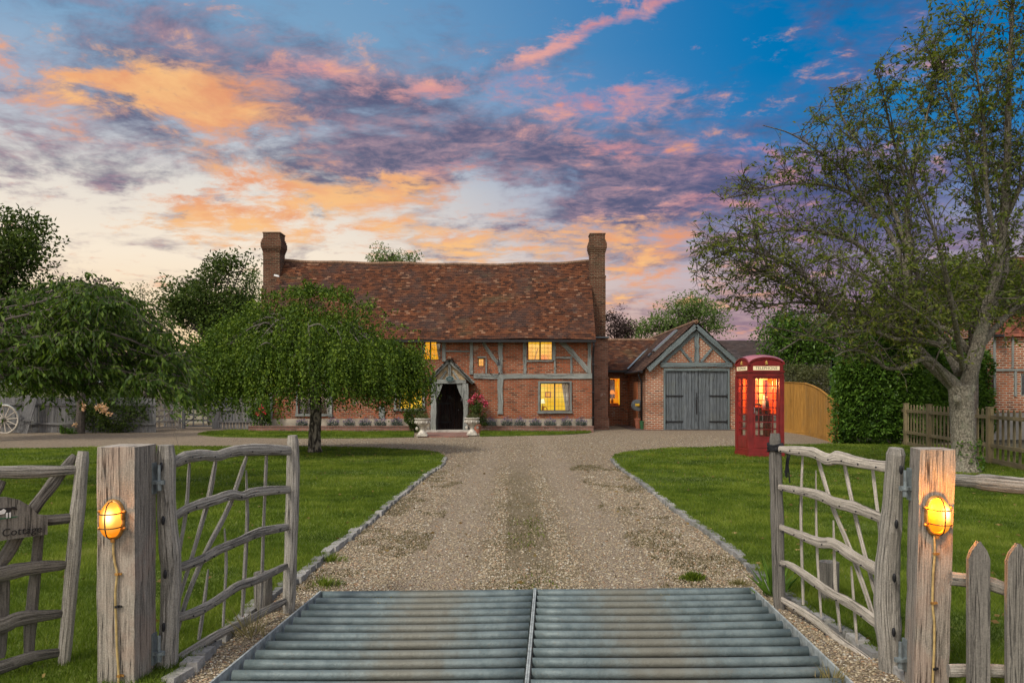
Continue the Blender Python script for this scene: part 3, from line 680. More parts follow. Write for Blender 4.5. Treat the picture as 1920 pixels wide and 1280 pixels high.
def window(parent, h, y, lights=2, cols=3, rows=5, lit='lit_yellow', curtains='', extras=None, fw=.035, sill=True, label=None):
    x0, x1, z0, z1 = h; mb = MB(); yy = y+.07; t = .03
    mb.box(((x0+x1)/2, yy, z0+t/2), (x1-x0, .06, t)); mb.box(((x0+x1)/2, yy, z1-t/2), (x1-x0, .06, t))
    n = lights
    for i in range(n+1):
        x = x0+(x1-x0)*i/n; w = t if i in (0, n) else .055
        x = x+(t/2 if i == 0 else -t/2 if i == n else 0)
        mb.box((x, yy-.002, (z0+z1)/2), (w, .062, z1-z0-2*t))
    win = mb.build('window', M['window_frame'] if y < 40 else M['timber'], parent)
    if label: win['label'] = label
    for i in range(n):
        a = x0+(x1-x0)*i/n+.035; b = x0+(x1-x0)*(i+1)/n-.035
        p = MB(); p.box(((a+b)/2, yy+.004, (z0+z1)/2), (b-a, .006, z1-z0-2*t)); p.build('pane', M['glass'], win)
        p = MB()
        for k in range(1, cols): p.box((a+(b-a)*k/cols, yy-.006, (z0+z1)/2), (.009, .008, z1-z0-.07))
        for k in range(1, rows): p.box(((a+b)/2, yy-.008, z0+(z1-z0)*k/rows), (b-a, .008, .009))
        p.build('leading', M['lead'], win)
    r = MB(); D = .9; mx, mz = .25, .2
    q = [(x0-mx, z0-mz), (x1+mx, z0-mz), (x1+mx, z1+mz), (x0-mx, z1+mz)]; ya, yb = y+.19, y+D
    r.face([(a, yb, c) for a, c in q])
    for i in range(4):
        j = (i+1) % 4; r.face([(q[i][0], ya, q[i][1]), (q[j][0], ya, q[j][1]), (q[j][0], yb, q[j][1]), (q[i][0], yb, q[i][1])])
    r.build('lit_room', M[lit], win)
    for side in curtains:
        c = MB(); w = (x1-x0)*.17
        for k in range(6):
            for sgn in (0,):
                top = w*.6; bot = w*1.05
            if side == 'r':
                f = lambda u, v: (x1-(w*(1.25-.95*abs(v-.25)**1.0))*u if False else x1-.02-u*w*(1.15-.75*v), )
            for l in range(6):
                def pt(u, v):
                    ww = w*(1.35-.75*(1-v)) if True else w
                    x = (x1-.02-u*ww) if side == 'r' else (x0+.02+u*ww)
                    return (x, y+.22+.02*math.sin(u*16), z0+.02+(z1-z0-.04)*v)
                u0, u1, v0, v1 = k/6, (k+1)/6, l/6, (l+1)/6
                c.face([pt(u0, v0), pt(u1, v0), pt(u1, v1), pt(u0, v1)])
        c.build('curtain', M['curtain'], win, smooth=True)
    if extras: extras(win, x0, x1, z0, z1, y)
    return win
def plank(mb, px0, py0, px1, py1, w, Y, th=.05, curve=0):
    """timber on a wall face: from one photo point to the other, w in photo pixels"""
    a, b = W(px0, py0, Y), W(px1, py1, Y); k = Y/F; d = (b-a).normalized(); n = Vector((-d.z, 0, d.x))*w*k/2
    N = 8; L = []; R_ = []
    for i in range(N+1):
        t = i/N; p = a.lerp(b, t)+Vector((-d.z, 0, d.x))*curve*k*math.sin(math.pi*t)
        L.append(p+n*random.uniform(.72, 1.12)); R_.append(p-n*random.uniform(.72, 1.12))
    r = random.random(); o = random.random()*7; ln = (b-a).length
    for i in range(N):
        u = [(o, o+ln*i/N), (o+w*k, o+ln*i/N), (o+w*k, o+ln*(i+1)/N), (o, o+ln*(i+1)/N)]
        f = Vector((0, -th, 0))
        mb.face([L[i]+f, R_[i]+f, R_[i+1]+f, L[i+1]+f], u, r)
        mb.face([L[i], L[i]+f, L[i+1]+f, L[i+1]], u, r); mb.face([R_[i]+f, R_[i], R_[i+1], R_[i+1]+f], u, r)
    mb.face([L[0], R_[0], R_[0]+f, L[0]+f], None, r); mb.face([L[-1]+f, R_[-1]+f, R_[-1], L[-1]], None, r)

# ================================================================== COTTAGE
def cottage():
    Y = 31.85; c = thing('brick_cottage', 'long two storey red brick and timber framed cottage with tall chimneys and lit leaded windows', 'house', (-3.2, Y, 0))
    X0, X1 = -9.6, 3.19; ZE = 3.66; B = Y+5.8
    hp = lambda a, b, c_, d: (W(a, 0, Y).x, W(b, 0, Y).x, W(0, d, Y).z, W(0, c_, Y).z)
    h1 = hp(788, 826, 637, 675); h2 = hp(989.5, 1036, 637, 675); h3 = hp(896.3, 907.7, 671.5, 687); h4 = hp(1013, 1067.5, 718, 770)
    h5 = hp(744, 792, 724, 767); h6 = hp(560, 618, 724, 777); h7 = hp(560, 606, 637, 675); h8 = hp(650, 700, 724, 757)
    dr = hp(817, 869, 718, 806); dr = (dr[0], dr[1], 0.02, dr[3])
    holes = [h1, h2, h3, h4, h5, h6, h7, dr]
    mb = MB(); wall_front(mb, X0, X1, 0, ZE, Y, holes)
    mb.face([(X0, B, 0), (X0, Y, 0), (X0, Y, ZE), (X0, Y+2.9, 7.1), (X0, B, ZE)]); mb.face([(X1, Y, 0), (X1, B, 0), (X1, B, ZE), (X1, Y+2.9, 7.1), (X1, Y, ZE)])
    mb.face([(X1, B, 0), (X0, B, 0), (X0, B, ZE), (X1, B, ZE)])
    mb.build('wall', M['brick'], c)
    mb = MB(); zt = W(0, 785, Y).z
    a0, a1 = W(505, 0, Y).x, W(806, 0, Y).x
    mb.box(((a0+a1)/2, Y-.03, zt/2), (a1-a0, .08, zt)); b0, b1 = W(880, 0, Y).x, X1+.02
    mb.box(((b0+b1)/2, Y-.03, zt/2), (b1-b0, .08, zt)); mb.build('plinth', M['plinth'], c)
    # main roof
    xs = [-11, -10.03, -7.9, -4.6, -1.4, -.2, 2.1, 3.4]; ys = [488, 488, 492, 494, 496.5, 495.5, 493, 489.5]
    ridge = lambda u: Vector((u, 34.75, H+(735-interp(u, xs, ys))*34.75/F+.02*math.sin(u*2.3)))
    eave = lambda u: Vector((u-.06*(u > 0), 31.42, 3.63+.025*math.sin(u*.9+1)+.012*math.sin(u*3.1)))
    mb = MB(); tile_roof(mb, eave, ridge, -9.95, 3.36); roof = mb.build('roof', M['tile'], c)
    mb = MB(); n = 10
    for k in range(n):
        a, b = -9.95+13.3*k/n, -9.95+13.3*(k+1)/n
        mb.face([Vector((b, B+.4, 3.6)), Vector((a, B+.4, 3.6)), ridge(a)-Vector((0, 0, .03)), ridge(b)-Vector((0, 0, .03))], r=random.random())
    mb.build('rear_roof_slope', M['tile'], roof)
    mb = MB(); u = -9.9
    while u < 3.3:
        mb.tube([ridge(u)-Vector((0, 0, .02)), ridge(u+.31)-Vector((0, 0, .02))], .085, 8, sq=1.2, jit=.05); u += .32
    mb.build('ridge_tiles', M['ridge'], roof)
    mb = MB(); mb.box((-3.25, 31.40, 3.555), (13.1, .11, .09)); mb.box((-3.25, 31.62, 3.57), (13.0, .36, .03)); mb.build('gutter', M['black'], c)
    mb = MB(); x = W(1110.5, 0, Y).x; mb.tube([(x, 31.42, 3.52), (x+.02, 31.45, 3.35), (x+.02, 31.7, 3.1), (x+.02, 31.74, 2.9), (x+.02, 31.74, .1)], .04, 8)
    for z in (2.6, 1.5, .5): mb.tube([(x+.02, 31.74, z), (x+.02, 31.74, z+.07)], .052, 8)
    mb.build('downpipe', M['black'], c, smooth=True)
    # timbers
    T = [(888, 705, 1110, 705, 9.5), (832, 638, 832, 677, 7), (884, 638, 884, 702, 7), (911.6, 672, 911.6, 701, 3.4), (938.5, 638, 938.5, 700, 8.5),
         (984, 638, 984, 700, 6.5), (1038.5, 638, 1038.5, 675, 7), (1040.5, 676, 1040.5, 700, 3.6), (1071, 668, 1071, 700, 4.5), (1105, 638, 1105, 700, 7), (835, 658, 880, 658.5, 3.2),
         (987, 676.8, 1037, 676.8, 3.2), (1042, 670.5, 1069, 670.5, 3.4), (938, 710, 938, 776, 10.5), (716.5, 762, 716.5, 784, 11), (895.5, 669.5, 912, 669.5, 2.5),
         (640, 638, 640, 700, 7), (700, 638, 700, 700, 7), (752, 638, 752, 700, 7), (508, 638, 508, 784, 7), (545, 638, 545, 700, 7), (510, 704, 800, 704, 8), (620, 710, 620, 782, 8)]
    for a in T:
        mb = MB(); plank(mb, *a, Y, .05); mb.build('timber', M['timber'], c)
    for a in [(903, 636.5, 936, 684, 7.2, -1.5), (1050, 638, 1103, 696, 9.5, 1.5), (560, 700, 600, 640, 8, 2)]:
        mb = MB(); plank(mb, *a[:5], Y, .042, a[5]); mb.build('brace', M['timber'], c)
    # windows
    def ex4(win, x0, x1, z0, z1, y):
        w, h = x1-x0, z1-z0
        m_ = MB(); m_.lathe((x0+.10*w, y+.45, z0+.27*h), [(.10, 0), (.055, .17)], 12, r=.5); m_.build('lamp_shade', M['lit_white'], win)
        m_ = MB(); m_.lathe((x0+.10*w, y+.45, z0), [(.04, 0), (.05, .12), (.02, .2), (.012, .3)], 10); m_.build('lamp_base', M['brass'], win, smooth=True)
        m_ = MB(); m_.box((x0+.30*w, y+.86, z0+.58*h), (.24, .03, .24)); f = m_.build('picture_frame', M['picture'], win)
        m_ = MB(); m_.box((x0+.30*w, y+.843, z0+.58*h), (.15, .01, .15)); m_.build('picture_mount', M['lit_gold'], f)
        m_ = MB(); m_.tube([(x0+.17*w+.1*math.cos(a), y+.5, z0+.02+.13*math.sin(a)) for a in np.linspace(.0, 3.14, 7)], .02, 6); m_.build('chair_back', M['picture'], win)
        m_ = MB(); m_.box((x0+.5*w, y+.8, z1-.09*h), (w, .04, .05)); m_.build('ceiling_beam', M['lit_gold'], win)
    def ex2(win, x0, x1, z0, z1, y):
        w, h = x1-x0, z1-z0
        m_ = MB(); m_.beam((x0+.28*w, y+.6, z0), (x0+.42*w, y+.6, z0+.6*h), .03, .05); m_.build('chair_frame', M['picture'], win)
        m_ = MB(); m_.box((x0+.74*w, y+.7, z0+.14*h), (.34, .2, .3)); m_.build('armchair', M['lit_orange'], win)
    def ex1(win, x0, x1, z0, z1, y):
        m_ = MB(); m_.ball((x1-.12, y+.5, z0+.42), (.06, .06, .09), 8, 5); m_.build('vase', M['interior_dark'], win)
    window(c, h1, Y, 2, 3, 4, 'lit_gold', 'lr', ex1); window(c, h2, Y, 2, 3, 5, 'lit_gold', '', ex2)
    window(c, h3, Y, 1, 2, 2, 'lit_gold'); window(c, h4, Y, 2, 4, 6, 'lit_yellow', 'r', ex4)
    window(c, h5, Y, 2, 4, 5, 'lit_yellow', 'l'); window(c, h6, Y, 3, 3, 5, 'interior_dark', 'lr'); window(c, h7, Y, 2, 3, 4, 'lit_gold')
    # heavy outer frame of the ground floor windows
    for (a, b, t0, b0) in ((1008.6, 1072, 714.5, 775), (739, 797, 720, 770), (555, 623, 720, 780)):
        mb = MB(); plank(mb, a+2, t0, a+2, b0-3.5, 4.2, Y, .06); plank(mb, b-2, t0, b-2, b0-3.5, 4.2, Y, .06); plank(mb, a+4.2, t0+1.5, b-4.2, t0+1.5, 3.4, Y, .058)
        plank(mb, a-1, b0-2, b+1, b0-2.6, 4.6, Y, .09); mb.build('window_surround', M['timber'], c)
    # front door
    mb = MB(); n = 6
    for i in range(n):
        w = (dr[1]-dr[0])/n; mb.box((dr[0]+w*(i+.5), Y+.12, 1.0), (w-.008, .05, 1.96), grain=True)
    d = mb.build('door', M['door'], c)
    mb = MB(); mb.ball((dr[1]-.2, Y+.07, .85), (.03, .03, .03), 8, 5); mb.build('door_handle', M['galv'], d)
    mb = MB(); mb.lathe((0, 0, 0), [(.001, 0)], 6) if False else mb.box(((dr[0]+dr[1])/2, Y+.08, 1.35), (.1, .03, .14)); mb.build('door_knocker', M['black'], d)
    mb = MB(); mb.box((dr[1]-.07, Y-.03, 1.27), (.06, .03, .12)); mb.build('doorbell', M['white'], c)
    for z in (.35, 1.1):
        mb = MB(); mb.box((dr[0]+.3, Y+.085, z), (.6, .012, .05)); mb.build('strap_hinge', M['black'], d)
    # chimneys
    def chim(x0, x1, y0, y1, top, steps, mat, low=None):
        mb = MB(); cx, cy = (x0+x1)/2, (y0+y1)/2; w, dd = x1-x0, y1-y0; pz = 0
        for (z, s) in steps:
            mb.box((cx, cy, (pz+z)/2), (w*s, dd*s, z-pz)); pz = z
        ch = mb.build('chimney', mat, c)
        m2 = MB(); m2.box((cx, cy, top+.012), (w*.90, dd*.90, .05)); m2.build('chimney_crown', M['brick_chimney'], ch)
        return ch
    zp = lambda py, Yc: H+(735-py)*Yc/F
    Yc = 33.6; st = [(zp(632, Yc), .96), (zp(520, Yc), .90), (zp(516, Yc), .94), (zp(486, Yc), .84)]
    st[-1] = (zp(474, Yc), .84)
    for i, s in enumerate((.88, .93, .98)): st.append((zp(471-i*3, Yc), s))
    st += [(zp(455, Yc), 1.03), (zp(452, Yc), .97), (zp(449, Yc), .91), (zp(438, Yc), .84)]
    chim(W(1104.5, 0, Yc).x, W(1137.5, 0, Yc).x, Yc, Yc+.8, zp(438, Yc), st, M['brick_chimney'])
    mb = MB(); mb.box(((3.22+4.02)/2, Yc+.38, 1.9), (.80, .92, 3.8)); mb.box((3.63, Yc+.36, .25), (.87, 1.0, .5)); mb.box((3.63, Yc+.36, 2.15), (.84, .96, .06))
    mb.build('chimney_base', M['brick_base'], c)
    mb = MB(); mb.box((3.62, Yc+.2, 3.84), (.86, .9, .06)); mb.build('lead_flashing', M['hose_grey'], c)
    Yc = 33.9; st = [(zp(541, Yc), 1.0), (zp(535, Yc), .96), (zp(488, Yc), .88)]
    st[-1] = (zp(472, Yc), .85)
    for i, s in enumerate((.89, .94, .99)): st.append((zp(469-i*3, Yc), s))
    st += [(zp(453, Yc), 1.04), (zp(449, Yc), .98), (zp(446, Yc), .92), (zp(435, Yc), .85)]
    chim(W(489.5, 0, Yc).x, W(526.5, 0, Yc).x, Yc, Yc+.9, zp(436, Yc), st, M['brick_chimney'])
    mb = MB(); mb.box(W(519, 517, 33.5), (.2, .14, .07), Matrix.Rotation(.2, 3, 'Y')); mb.build('floodlight', M['white'], c)
    # wall lantern and hanging-basket hook
    mb = MB(); p = W(935, 682, Y); mb.tube([p+Vector((0, 0, .12)), p+Vector((0, -.12, .16)), p+Vector((0, -.24, .08))], .018, 6); mb.box(p+Vector((0, -.25, 0)), (.13, .13, .14), taper=.6)
    mb.box(p+Vector((0, -.02, .05)), (.10, .04, .22)); mb.build('wall_lantern', M['black'], c)
    mb = MB(); q = W(923, 697, Y); mb.tube([q+Vector((-.08+.0, -.06, .14)), q+Vector((-.12, -.1, .05)), q+Vector((-.08, -.12, -.07)), q+Vector((.05, -.12, -.15)), q+Vector((.22, -.08, -.12)), q+Vector((.3, -.05, -.02))], .013, 6)
    mb.build('basket_hook', M['black'], c, smooth=True)
    # ---------------- porch
    YP = 30.6; zq = lambda py: H+(735-py)*YP/F; xq = lambda px: (px-960)*YP/F
    mb = MB(); plank(mb, 812, 715, 874, 715, 7.5, YP, .10); plank(mb, 843, 682, 843, 712, 5, YP, .06); plank(mb, 826, 711, 837, 695, 4, YP, .05); plank(mb, 860, 711, 849, 695, 4, YP, .05)
    porch = mb.build('porch_frame', M['timber'], c)
    for a, b in ((807.5, 818), (868, 878.5)):
        mb = MB(); plank(mb, (a+b)/2, 719, (a+b)/2, 807.5, b-a, YP, .12); mb.box(((xq(a)+xq(b))/2, YP+.62, 1.0), (.08, 1.2, 1.85), grain=True)  # post, plus an added side panel that darkens the porch interior
        mb.build('porch_post_and_screen', M['timber'], porch)
    for s in (-1, 1):
        mb = MB(); pts = []
        for (dx, py) in ((25.5, 719), (13, 719), (14.5, 725), (18, 735), (22, 743), (25.5, 749)): pts.append(Vector((xq(843+s*dx), YP-.04, zq(py))))
        mb.prism(pts if s > 0 else pts[::-1], (0, .09, 0)); mb.build('arch_brace', M['timber'], porch)
        mb = MB(); plank(mb, 843, 675.5, 843+s*44.5, 718, 7, YP, .13); mb.build('bargeboard', M['timber'], porch)
        mb = MB()
        e = lambda u, s=s: Vector((xq(843+s*46), u, zq(720)-.0)); r_ = lambda u: Vector((xq(843), u, zq(671)))
        tile_roof(mb, (lambda u: e(u)), r_, 30.38, 31.84, .1, .16); mb.build('porch_roof', M['tile'], porch)
    mb = MB(); mb.face([(xq(812), YP+.03, zq(712)), (xq(874), YP+.03, zq(712)), (xq(843), YP+.03, zq(678))]); mb.face([(xq(874), YP+.06, zq(712)), (xq(812), YP+.06, zq(712)), (xq(843), YP+.06, zq(678))])
    mb.build('gable_panel', plain('ochre_render', (.36, .27, .16), .9, .3, 8), porch)
    mb = MB(); u = 30.4
    while u < 31.8: mb.tube([(xq(843), u, zq(671)), (xq(843), u+.28, zq(671))], .07, 8); u += .29
    mb.build('porch_ridge', M['ridge'], porch)
    return c
cottage()
mb = MB(); cx = (843-960)*30.35/F
mb.lathe((0, 0, 0), [(.155, -.012), (.165, 0), (.155, .012)], 24, (1, .66)); o = mb.build('name_plaque', M['galv'], local=True)
o.location = (cx, 30.42, H+(735-710)*30.42/F); o.rotation_euler = (R(90), 0, 0); tag(o, 'small dark oval name plaque hanging in the porch gable', 'plaque')
mb = MB(); mb.lathe((0, 0, 0), [(.142, .013), (.13, .02)], 24, (1, .64)); mb.build('face_plate', plain('dark_green_enamel', (.02, .05, .045), .4, .1), o, local=True)
mb = MB(); mb.tube([(0, .1, 0), (0, .42, 0)], .012, 6); mb.build('hanging_rod', M['black'], o, local=True)
mb = MB()
for y in (.03, 0, -.03): mb.box((0, y, .022), (.16-.03*abs(y)/.03, .012, .004))
mb.build('worn_lettering', M['galv'], o, local=True)
mb = MB(); mb.box((-2.4, 30.55, .055), (1.75, .5, .11)); tag(mb.build('door_step', M['slab'], at=(-2.4, 30.5, 0)), 'pale stone step at the foot of the porch', 'step')

# ================================================================== GARAGE
def garage():
    Y = 32.75; k = Y/F; X0, X1, XA = 5.46, 9.46, 7.5; ze, za = 2.50, 4.30; B = 46
    g = thing('brick_garage', 'orange brick garage with blue grey timber gable and wide boarded double doors', 'garage', (7.5, Y, 0))
    dx0, dx1, dz = W(1244, 0, Y).x, W(1367.5, 0, Y).x, 2.54
    mb = MB(); wall_front(mb, X0, X1, 0, ze, Y, [(dx0, dx1, 0.0, dz-.06)], .1)
    mb.face([(X0, Y, ze), (X1, Y, ze), (XA, Y, za)]); mb.face([(X0, B, 0), (X0, Y, 0), (X0, Y, ze), (X0, B, ze)]); mb.face([(X1, Y, 0), (X1, B, 0), (X1, B, ze), (X1, Y, ze)])
    mb.face([(X1, B, 0), (X0, B, 0), (X0, B, ze), (XA, B, za), (X1, B, ze)])
    mb.build('wall', M['brick_garage'], g)
    for s, xe in ((-1, 5.30), (1, 9.62)):
        mb = MB(); e = lambda u, xe=xe: Vector((xe, u, 2.42)); r_ = lambda u: Vector((XA, u, 4.43))
        tile_roof(mb, e, r_, Y-.22, B, .12, .19)
        roof = mb.build('roof', M['tile_brown'], g)
        if s < 0:
            n = (Vector((XA, 0, 4.43))-Vector((5.30, 0, 2.42))).normalized(); up = Vector((-n.z, 0, n.x))
            for (t0, t1, y0, y1, m_) in ((.44, .90, 35.0, 35.55, 'galv'), (.32, .40, 35.0, 35.3, 'glass_dark')):
                m2 = MB(); a = Vector((5.30, 0, 2.42))+(Vector((XA, 0, 4.43))-Vector((5.30, 0, 2.42)))*((t0+t1)/2)
                Mx = Matrix((n, Vector((0, 1, 0)), up)).transposed()
                m2.box(a+up*.06+Vector((0, (y0+y1)/2, 0)), ((t1-t0)*2.97, y1-y0, .07), Mx); sk = m2.build('skylight', M[m_], roof)
                m3 = MB(); m3.box(a+up*.101+Vector((0, (y0+y1)/2, 0)), ((t1-t0)*2.97-.1, y1-y0-.1, .01), Mx); m3.build('pane', plain('sky_glass', (.10, .11, .13), .3, .05, spec=.8), sk)
    mb = MB(); u = Y-.2
    while u < B: mb.tube([(XA, u, 4.42), (XA, u+.42, 4.42)], .09, 8); u += .43
    mb.build('ridge_tiles', M['ridge'], g)
    F_ = Y-.10
    for s in (-1, 1):
        mb = MB(); xe = 1215 if s < 0 else 1396; plank(mb, 1305, 611, xe, 693, 9.5, Y-.16, .05); mb.build('bargeboard', M['garage_timber'], g)
        mb = MB(); plank(mb, 1305.5, 622, 1305+(-62 if s < 0 else 62), 679.5, 6.5, Y, .05); mb.build('rafter', M['garage_timber'], g)
        mb = MB(); plank(mb, 1305+s*29, 654, 1305+s*9, 678, 5, Y, .06); mb.build('strut', M['garage_timber'], g)
    mb = MB(); plank(mb, 1306, 620, 1306, 679, 8.5, Y, .07); mb.build('king_post', M['garage_timber'], g)
    mb = MB(); plank(mb, 1238, 683.5, 1372, 683.5, 9, Y, .10); mb.build('tie_beam', M['garage_timber'], g)
    mb = MB(); mb.box(((dx0+dx1)/2, Y-.01, dz-.07), (dx1-dx0, .12, .10), grain=True); mb.box((dx0+.035, Y-.01, 1.21), (.07, .12, 2.42), grain=True); mb.box((dx1-.035, Y-.01, 1.21), (.07, .12, 2.42), grain=True)
    mb.build('door_frame', M['garage_timber'], g)
    mid = W(1303, 0, Y).x
    for s, (a, b) in ((-1, (dx0+.08, mid-.005)), (1, (mid+.005, dx1-.08))):
        mb = MB(); n = 9
        for i in range(n):
            w = (b-a)/n; mb.box((a+w*(i+.5), Y+.03+random.uniform(-.006, .006), 1.22), (w-.012, .045, 2.4), grain=True)
        if s < 0: mb.box((W(1283, 0, Y).x, Y-.006, 1.22), (.14, .03, 2.36), grain=True)
        else: mb.box((mid+.06, Y-.006, 1.22), (.12, .03, 2.36), grain=True)
        d = mb.build('garage_door', M['garage_door'], g)
        for py in (742, 790):
            m2 = MB(); z = W(0, py, Y).z; x = a if s < 0 else b; m2.box((x-s*.36, Y-.012, z), (.74, .02, .05)); m2.box((x, Y-.014, z), (.08, .024, .15)); m2.build('strap_hinge', M['black'], d)
        if s > 0:
            m2 = MB(); m2.tube([(mid+.05, Y-.03, 1.3), (mid+.05, Y-.08, 1.36), (mid+.05, Y-.08, 1.48), (mid+.05, Y-.03, 1.53)], .012, 6); m2.build('door_handle', M['black'], d)
            m2 = MB(); m2.box((mid+.06, Y-.03, .95), (.05, .02, .6)); m2.build('drop_bolt', M['black'], d)
    mb = MB(); mb.tube([(5.27, Y-.2, 2.39), (5.27, 37.3, 2.39)], .06, 8); mb.build('gutter', M['black'], g)
    mb = MB(); mb.tube([(5.27, 33.4, 2.36), (5.30, 33.4, 2.2), (5.40, 33.4, 2.0), (5.40, 33.4, .05)], .035, 8); mb.build('downpipe', M['black'], g, smooth=True)
    mb = MB(); mb.box((5.44, 35.2, 1.0), (.06, .95, 2.0)); mb.build('side_panel', plain('orange_brown_panel', (.30, .10, .04), .6, .25, 4), g)  # thin orange-brown panel against the side wall
garage()
def wing():
    Y = 37.5; w = thing('low_brick_wing', 'low brick wing with a narrow lit window between the cottage chimney and the garage', 'building', (4.8, Y, 0))
    hw = (4.575, 5.09, .86, 2.22); mb = MB(); wall_front(mb, 3.2, 5.455, 0, 2.66, Y, [hw]); mb.face([(3.2, 42, 0), (3.2, Y, 0), (3.2, Y, 2.66), (3.2, 39.8, 4.05), (3.2, 42, 2.66)])
    mb.face([(7.5, 42, 0), (3.2, 42, 0), (3.2, 42, 2.66), (7.5, 42, 2.66)])
    mb.build('wall', M['brick'], w)
    mb = MB(); e = lambda u: Vector((u, 37.2, 2.56)); r_ = lambda u: Vector((u, 39.9, 4.14)); tile_roof(mb, e, r_, 3.1, 7.45, .11, .17); rf = mb.build('roof', M['tile'], w)
    mb = MB(); mb.face([(7.45, 42.4, 2.5), (3.1, 42.4, 2.5), (3.1, 39.9, 4.1), (7.45, 39.9, 4.1)]); mb.build('rear_roof_slope', M['tile'], rf)
    mb = MB(); u = 3.1
    while u < 7.2: mb.tube([(u, 39.9, 4.14), (u+.3, 39.9, 4.14)], .085, 8); u += .31
    mb.build('ridge_tiles', M['ridge'], rf)
    mb = MB(); mb.beam((5.36, 37.05, 2.63), (7.2, 40.1, 4.16), .09, .03, grain=False); mb.build('valley_lead', M['galv'], w)
    mb = MB(); mb.box((4.25, 37.15, 2.52), (2.3, .1, .09)); mb.build('gutter', M['black'], w)
    def ex(win, x0, x1, z0, z1, y):
        m_ = MB(); m_.lathe((x0+.17, y+.4, z0+.60), [(.17, 0), (.06, .19)], 12); m_.build('lamp_shade', M['lit_shade'], win)
        m_ = MB(); m_.lathe((x0+.17, y+.4, z0+.18), [(.05, 0), (.07, .1), (.02, .25), (.015, .42)], 10); m_.build('lamp_base', M['brass'], win, smooth=True)
        m_ = MB(); m_.box((x0+.16, y+.78, z0+.85), (.36, .03, .9)); m_.build('dark_picture', M['interior_dark'], win)
        m_ = MB(); m_.box(((x0+x1)/2, y+.45, z0+.08), (.7, .4, .18)); m_.build('table', M['picture'], win)
        m_ = MB(); m_.tube([(x1-.07, y+.2, z1), (x1-.12, y+.2, z1-.35), (x1-.05, y+.2, z1-.8), (x1-.04, y+.2, z0+.1)], .05, 6, sq=.5); m_.build('curtain', M['lit_gold'], win, smooth=True)
    window(w, hw, Y, 1, 1, 1, 'lit_orange', '', ex)
wing()
# things in the yard
def pot(name, px, Y, r, h, mat, label, cat):
    x = (px-960)*Y/F; mb = MB(); mb.lathe((x, Y, .02), [(r*.7, 0), (r, h*.85), (r*1.12, h*.86), (r*1.12, h), (r*.95, h), (r*.9, h*.8)], 16)
    return tag(mb.build(name, mat, smooth=False, at=(x, Y, 0)), label, cat)
pot('plant_pot', 1196, 33.9, .14, .42, M['terracotta'], 'tall terracotta pot against the garage side wall', 'pot')
pot('water_butt', 1204, 33.2, .10, .34, M['green_plastic'], 'small green plastic bin beside the terracotta pot', 'bin')
t = thing('hose_reel', 'round grey hose reel with a yellow centre hung on the garage side wall', 'hose reel', (5.30, 33.9, 1.0))
mb = MB(); mb.lathe((0, 0, 0), [(.2, -.09), (.24, -.08), (.24, -.05), (.15, -.04), (.15, .05), (.24, .06), (.24, .09), (.1, .1)], 20); o = mb.build('drum', M['hose_grey'], t, local=True); o.rotation_euler = (R(90), 0, R(20))
mb = MB(); mb.box((-.02, -.13, .02), (.2, .02, .1)); mb.build('centre_label', M['yellow'], t, local=True)
mb = MB(); mb.box((.06, .05, 0), (.08, .3, .1)); mb.build('wall_bracket', M['black'], t, local=True)

# ================================================================== RAISED BED, URNS, PLANTS
for (a, b, lab) in ((466, 776, 'low brick planting bed wall running left from the porch under the weeping tree'), (893, 1113, 'low brick planting bed wall right of the porch below the large lit window')):
    Y = 31.0; x0, x1 = (a-960)*Y/F, (b-960)*Y/F; mb = MB()
    mb.box(((x0+x1)/2, Y+.06, .10), (x1-x0, .12, .20)); mb.box(((x0+x1)/2, Y+.06, .222), (x1-x0+.02, .16, .04))
    o = tag(mb.build('bed_wall', M['brick_low'], at=(x0, Y, 0)), lab, 'low wall')
    mb = MB(); mb.box(((x0+x1)/2, Y+.46, .09), (x1-x0, .66, .18)); mb.build('bed_soil', M['soil'], o)
def clump(name, x, y, z, r, h, mat, label, cat, group=None, fl=None, n=260, ls=.12):
    a = rng.uniform(0, 6.283, n); q = np.sqrt(rng.random(n)); D = np.column_stack([np.cos(a)*q*.8, np.sin(a)*q*.8, rng.uniform(.5, 1.2, n)])
    P = np.column_stack([x+np.cos(a)*q*r*.8, y+np.sin(a)*q*r*.6, z+rng.uniform(0, .62, n)*h*(1.1-q*.6)])
    o = leaves(name, P, D, rng.uniform(.7, 1.2, n)*ls, ls*.16, mat, at=(x, y, z)); tag(o, label, cat, group)
    if fl:
        m = n//3; a = rng.uniform(0, 6.283, m); q = np.sqrt(rng.random(m)); P = np.column_stack([x+np.cos(a)*q*r, y+np.sin(a)*q*r*.7, z+h*(.6+.4*rng.random(m))*(1.05-.4*q)])
        fs = leaves('flower_spikes', P, np.column_stack([np.cos(a)*q*.4, np.sin(a)*q*.4, np.ones(m)]), .07, .02, M[fl], o); kind(fs, 'stuff')
    return o
ords = ['first', 'second', 'third', 'fourth', 'fifth', 'sixth', 'seventh', 'eighth']
for i, px in enumerate((920, 950, 975, 1004, 1032, 1062, 1090)):
    clump('lavender', (px-960)*31.4/F, 31.4+random.uniform(-.08, .1), .18, .24, .38+random.uniform(-.05, .05), M['l_lav'], '%s lavender clump counting rightwards from the pink flowers beside the door' % ords[i], 'lavender', 'lavender clumps in the brick bed', 'l_lavf')
for i, px in enumerate((566, 625, 655, 684, 714, 743)):
    clump('lavender', (px-960)*31.4/F, 31.4+random.uniform(-.08, .1), .18, .24, .38+random.uniform(-.05, .05), M['l_lav'], '%s lavender clump counting rightwards in the bed behind the weeping tree trunk' % ords[i], 'lavender', 'lavender clumps in the brick bed', 'l_lavf')
